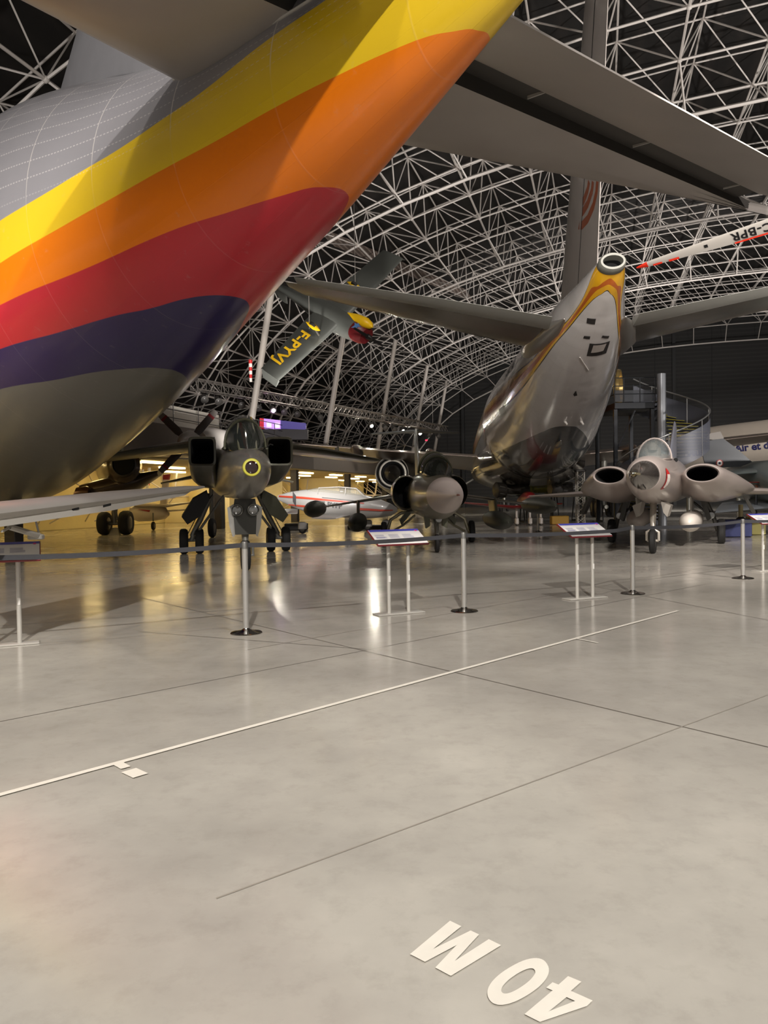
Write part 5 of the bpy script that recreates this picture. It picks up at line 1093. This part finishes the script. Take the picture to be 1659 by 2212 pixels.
# ------------------------------------------------------------------ spiral stair tower
DK = mat('dark_steel', (30, 32, 36), .45, .4); MESHM = mat('perforated_guard', (84, 86, 96), .5, .2, alpha=.5)
cc = P(1430, 1000, 33); ST_ = empty('spiral_stair', (cc.x, cc.y, 0), 0, 'dark steel spiral staircase with curved mesh guard and platform, right of the airliner tail', 'staircase')
q = MB(); q.lathe((0, 0, 0), (0, 0, 1), [(0, .18), (6.5, .18)], 24); q.build('central_column', mat('column_steel', (112, 114, 118), .4, .4), ST_)
def zt_(th): return 3.9+th*.76
th0, th1 = -5.0, 1.9; nst = 34
for i in range(nst):
    a0 = th0+(th1-th0)*i/nst; a1 = a0+(th1-th0)/nst*1.05; z = zt_(a1); q = MB(); rr = 1.85
    q.prism([(.18*cos(a0), .18*sin(a0), z-.05), (rr*cos(a0), rr*sin(a0), z-.05), (rr*cos(a1), rr*sin(a1), z-.05), (.18*cos(a1), .18*sin(a1), z-.05)], (0, 0, .05)); st_ = q.build('tread', DK, ST_, 0)
    q = MB(); q.prism([(.3*cos(a0), .3*sin(a0), z+.001), (rr*cos(a0), rr*sin(a0), z+.001), (rr*cos(a0+.05), rr*sin(a0+.05), z+.001), (.3*cos(a0+.2), .3*sin(a0+.2), z+.001)], (0, 0, .012)); q.build('yellow_nosing', mat('yellow_nosing', (222, 206, 60), .5), st_, 0)
q = MB(); vs = []; n = 60
for i in range(n+1):
    a = th0+(th1-th0)*i/n; z = zt_(a)
    for r_, dz in ((1.9, -.28), (1.9, .95), (1.92, .95), (1.92, -.28)): vs.append([r_*cos(a), r_*sin(a), z+dz])
q.loft([vs[4*i:4*i+4] for i in range(n+1)]); q.build('curved_guard', MESHM, ST_)
q = MB(); q.tube([(1.91*cos(th0+(th1-th0)*i/n), 1.91*sin(th0+(th1-th0)*i/n), zt_(th0+(th1-th0)*i/n)+1.22) for i in range(n+1)], .03, 8); q.build('handrail', mat('handrail_steel', (160, 160, 160), .3, .8), ST_)
for i in range(0, n+1, 7):
    a = th0+(th1-th0)*i/n; q = MB(); q.tube([(1.91*cos(a), 1.91*sin(a), zt_(a)-.28), (1.91*cos(a), 1.91*sin(a), zt_(a)+1.22)], .02, 6); q.build('guard_post', mat('handrail_steel', (160, 160, 160)), ST_)
q = MB(); q.bbox((-1.05, 1.9, 5.2), (1.75, 3.2, .28), .02); pf = q.build('platform', DK, ST_)
for x in (-1.85, -.25):
    for y in (.45, 3.3):
        q = MB(); q.bbox((x, y, 2.53), (.16, .16, 5.06), .01); q.build('platform_leg', DK, ST_)
for z in (5.7, 6.05, 6.4):
    q = MB(); q.tube([(-1.9, 3.4, z), (-1.9, .35, z), (-.1, .35, z)], .022, 6); q.build('platform_rail', DK, pf)
for x in (-1.9, -1.5, -.8, -.15):
    q = MB(); q.tube([(x, .35, 5.3), (x, .35, 6.4)], .022, 6); q.build('platform_rail_post', DK, pf)
q = MB(); q.bbox((-1.0, .36, 5.62), (1.75, .02, .5), .004); q.build('glass_panel', mat('dark_panel_glass', (70, 72, 76), .1, alpha=.6), pf)
q = MB(); q.tube([(-1.85, .45, 3.2), (-1.0, .45, 5.0)], .04, 6); q.tube([(-1.85, .45, 2.4), (-.25, .45, 2.4)], .04, 6); q.build('brace', DK, ST_)
# airliner door ring left of the platform
p_ = P(1336, 836, 37); q = MB(); q.lathe((0, 0, 0), (.9, -.4, 0), [(-.15, .78), (0, .86), (.12, .82), (.12, .72), (-.1, .7)], 36, cap=(False, True)); o = q.build('cabin_section', mat('gold_rim', (176, 150, 96), .25, .7)); o.location = p_; tag(o, 'round golden-rimmed cabin section beside the stair platform, behind the airliner tail', 'aircraft section'); 
# far white airliner with museum lettering
FA0, FA1 = P(1330, 992, 54), P(1830, 938, 46); FA = empty('lettered_airliner', (FA0+FA1)/2, 0, 'long white airliner fuselage with dark blue museum lettering, far right background', 'airplane'); o_ = FA.location.copy()
fx = (FA1-FA0).normalized(); fs = Vector((fx.y, -fx.x, 0)).normalized(); fu_ = fs.cross(fx); fu_ = fu_ if fu_.z > 0 else -fu_
if fs.dot(EYEP-FA0) < 0: fs = -fs
OFFW = mat('offwhite_fuselage', (182, 172, 160), .4, coat=.2, noise=.06); LF = (FA1-FA0).length
def fa(t, ph, off=0): r_ = 1.45+off; return FA0+fx*t+fs*r_*cos(ph)+fu_*r_*sin(ph)-o_
q = MB(); rings = []
for t, k in ((0, .1), (2, .6), (5, .95), (7, 1), (LF*.6, 1), (LF, 1)):
    rings.append([FA0-o_+fx*t+fs*1.45*k*cos(2*pi*j/36)+fu_*1.45*k*sin(2*pi*j/36) for j in range(36)])
q.loft(rings); q.build('fuselage', OFFW, FA)
def faproj(t, ph):
    d = fa(t, ph)+o_-EYEP; zz = d.dot(FW); return CX+FPX*d.dot(RT)/zz
lo, hi = 0, LF
for _ in range(40):
    m_ = (lo+hi)/2
    if faproj(m_, .1) < 1484: lo = m_
    else: hi = m_
t_s = lo
lettering('museum_lettering', "Musée de l'Air et de l'Espace", .62, lambda v_: fa(t_s+v_.x*1.0, -.3+v_.y/1.45, .02), mat('navy_lettering', (24, 26, 80), .5), FA, bold=.02)
for k in range(12):
    t = t_s+k*1.1; q = MB(); q.prism([fa(t, .2, .01), fa(t+.14, .2, .01), fa(t+.14, .3, .01), fa(t, .3, .01)], fs*.01); q.build('cabin_window', BLACK, FA, 0)
q = MB(); wing(q, [(P(1290, 990, 47)-o_, P(1290, 990, 52)-o_, .3), (P(1480, 975, 44)-o_, P(1480, 975, 52)-o_, .7)]); q.build('wing', OFFW, FA)
for k in range(3):
    t = LF*(.35+.22*k); c_ = FA0+fx*t-o_; q = MB(); q.tube([c_-Vector((0, 0, 1.2)), Vector((c_.x, c_.y, -o_.z))], .15, 10); q.build('gear_leg', GEARM, FA)
# grey delta jet with roundel on the fin
DJ0 = P(1580, 1010, 32); DJ = empty('dark_finned_jet', (DJ0.x, DJ0.y, 0), 0, 'grey jet with a dark swept fin and round white-red marking, at the right edge', 'jet fighter'); o_ = DJ.location
DF = mat('dark_fin_grey', (44, 46, 50), .45, .1, noise=.06); TEAL = mat('pale_teal_grey', (126, 138, 138), .35, .2, coat=.2); LB_ = mat('pale_blue_grey', (134, 140, 146), .4, .2)
q = MB(); q.prism([P(1511, 955, 32)-o_, P(1562, 947, 32)-o_, P(1588, 966, 32)-o_, P(1625, 998, 32)-o_, P(1600, 1008, 32)-o_, P(1525, 1011, 32)-o_], (.03, .12, 0)); fn_ = q.build('fin', DF, DJ, 20)
q = MB(); q.prism([P(1524, 948, 31.98)-o_, P(1534, 936, 31.98)-o_, P(1556, 932, 31.98)-o_, P(1564, 947, 31.98)-o_, P(1540, 950, 31.98)-o_], (.03, .16, 0)); q.build('fin_cap', mat('cap_grey', (104, 98, 92), .5), fn_, 20)
for r_, m_, k in ((.15, RD, 0), (.113, WHP, 1), (.048, mat('roundel_dark_blue', (30, 34, 80), .5), 2)):
    q = MB(); q.lathe(P(1554.5, 1000.5, 32-.006*k)-o_, (0, -1, 0), [(0, r_), (.006, r_)], 24); q.build('roundel_ring', m_, fn_, 0)
q = MB(); q.loft([sring(P(px, py, d)-o_, w_, h, 28, 2.1) for px, py, d, w_, h in ((1700, 1050, 26.5, .25, .25), (1690, 1045, 28, .75, .75), (1665, 1042, 31, .95, .9), (1610, 1038, 35, .9, .85), (1585, 1034, 38, .6, .6))]); q.build('fuselage', TEAL, DJ)
q = MB(); wing(q, [(P(1570, 1026, 30.5)-o_, P(1572, 1012, 34)-o_, .16), (P(1700, 1016, 28.5)-o_, P(1700, 1004, 33)-o_, .3)]); q.build('upper_wing', TEAL, DJ)
q = MB(); wing(q, [(P(1545, 1108, 28.5)-o_, P(1560, 1086, 32)-o_, .14), (P(1720, 1092, 27.5)-o_, P(1720, 1066, 32)-o_, .3)]); q.build('lower_wing', LB_, DJ)
for x in (1600, 1690):
    p_ = P(x, 1090, 25)-o_; q = MB(); q.tube([p_, (p_.x, p_.y, .3)], .07, 10); lg = q.build('gear_leg', mat('yellowish_leg', (190, 176, 130), .5), DJ); wheel(lg, (p_.x, p_.y, .3), .3, .2)
# copper-coloured rocket motor at the right edge
p_ = P(1655, 1056, 28.6); RM = empty('copper_engine_section', p_, 0, 'copper and steel ringed engine section with a red cover at the right edge', 'engine'); q = MB()
q.lathe((-.45, 0, 0), (1, .1, 0), [(0, .06), (.02, .12), (1.4, .14)], 20); q.build('casing', mat('copper', (150, 104, 84), .35, .7), RM)
for k in range(4): q = MB(); q.lathe((-.42+k*.13, 0, 0), (1, .1, 0), [(0, .13), (.02, .15), (.04, .13)], 20); q.build('clamp_ring', HUB, RM)
q = MB(); q.loft([sring((x, 0, .2), .12, .03+.02*sin(x*4), 12, 2, None, (0, 1, 0)) for x in (-.7, -.5, -.2, .2, .5)]); q.build('red_cover', RD, RM)
q = MB(); q.tube([(.2, 0, -.1), (.2, 0, -p_.z/1.25)], .03, 6); q.tube([(-.3, 0, -.1), (-.3, 0, -p_.z/1.25)], .03, 6); q.build('stand', DK, RM)
RM.scale = (1.25, 1.25, 1.25)
# crates and display boxes between the jets
for px, py, d, dm, col, l_ in ((1208, 1112, 36, (.8, .5, .4), (196, 152, 60), 'yellow-brown box on the floor beneath the airliner'), (1586, 1120, 24, (.9, .5, .55), (60, 66, 110), 'dark blue box behind the rightmost barrier post'),
                               (1632, 1118, 25, (.5, .4, .6), (200, 190, 120), 'pale yellow box at the right edge behind the last lectern'), (640, 1128, 34, (1.0, .5, .3), (30, 28, 28), 'low black case under the striped light aircraft'), (790, 1126, 34, (1.6, .5, .18), (26, 24, 24), 'long flat black case under the nose of the striped light aircraft')):
    p_ = P(px, py, d); q = MB(); q.bbox((0, 0, dm[2]/2), dm, .03); o = q.build('display_box', mat('box_'+str(px), col, .6)); o.location = (p_.x, p_.y, 0.002); tag(o, l_, 'box')
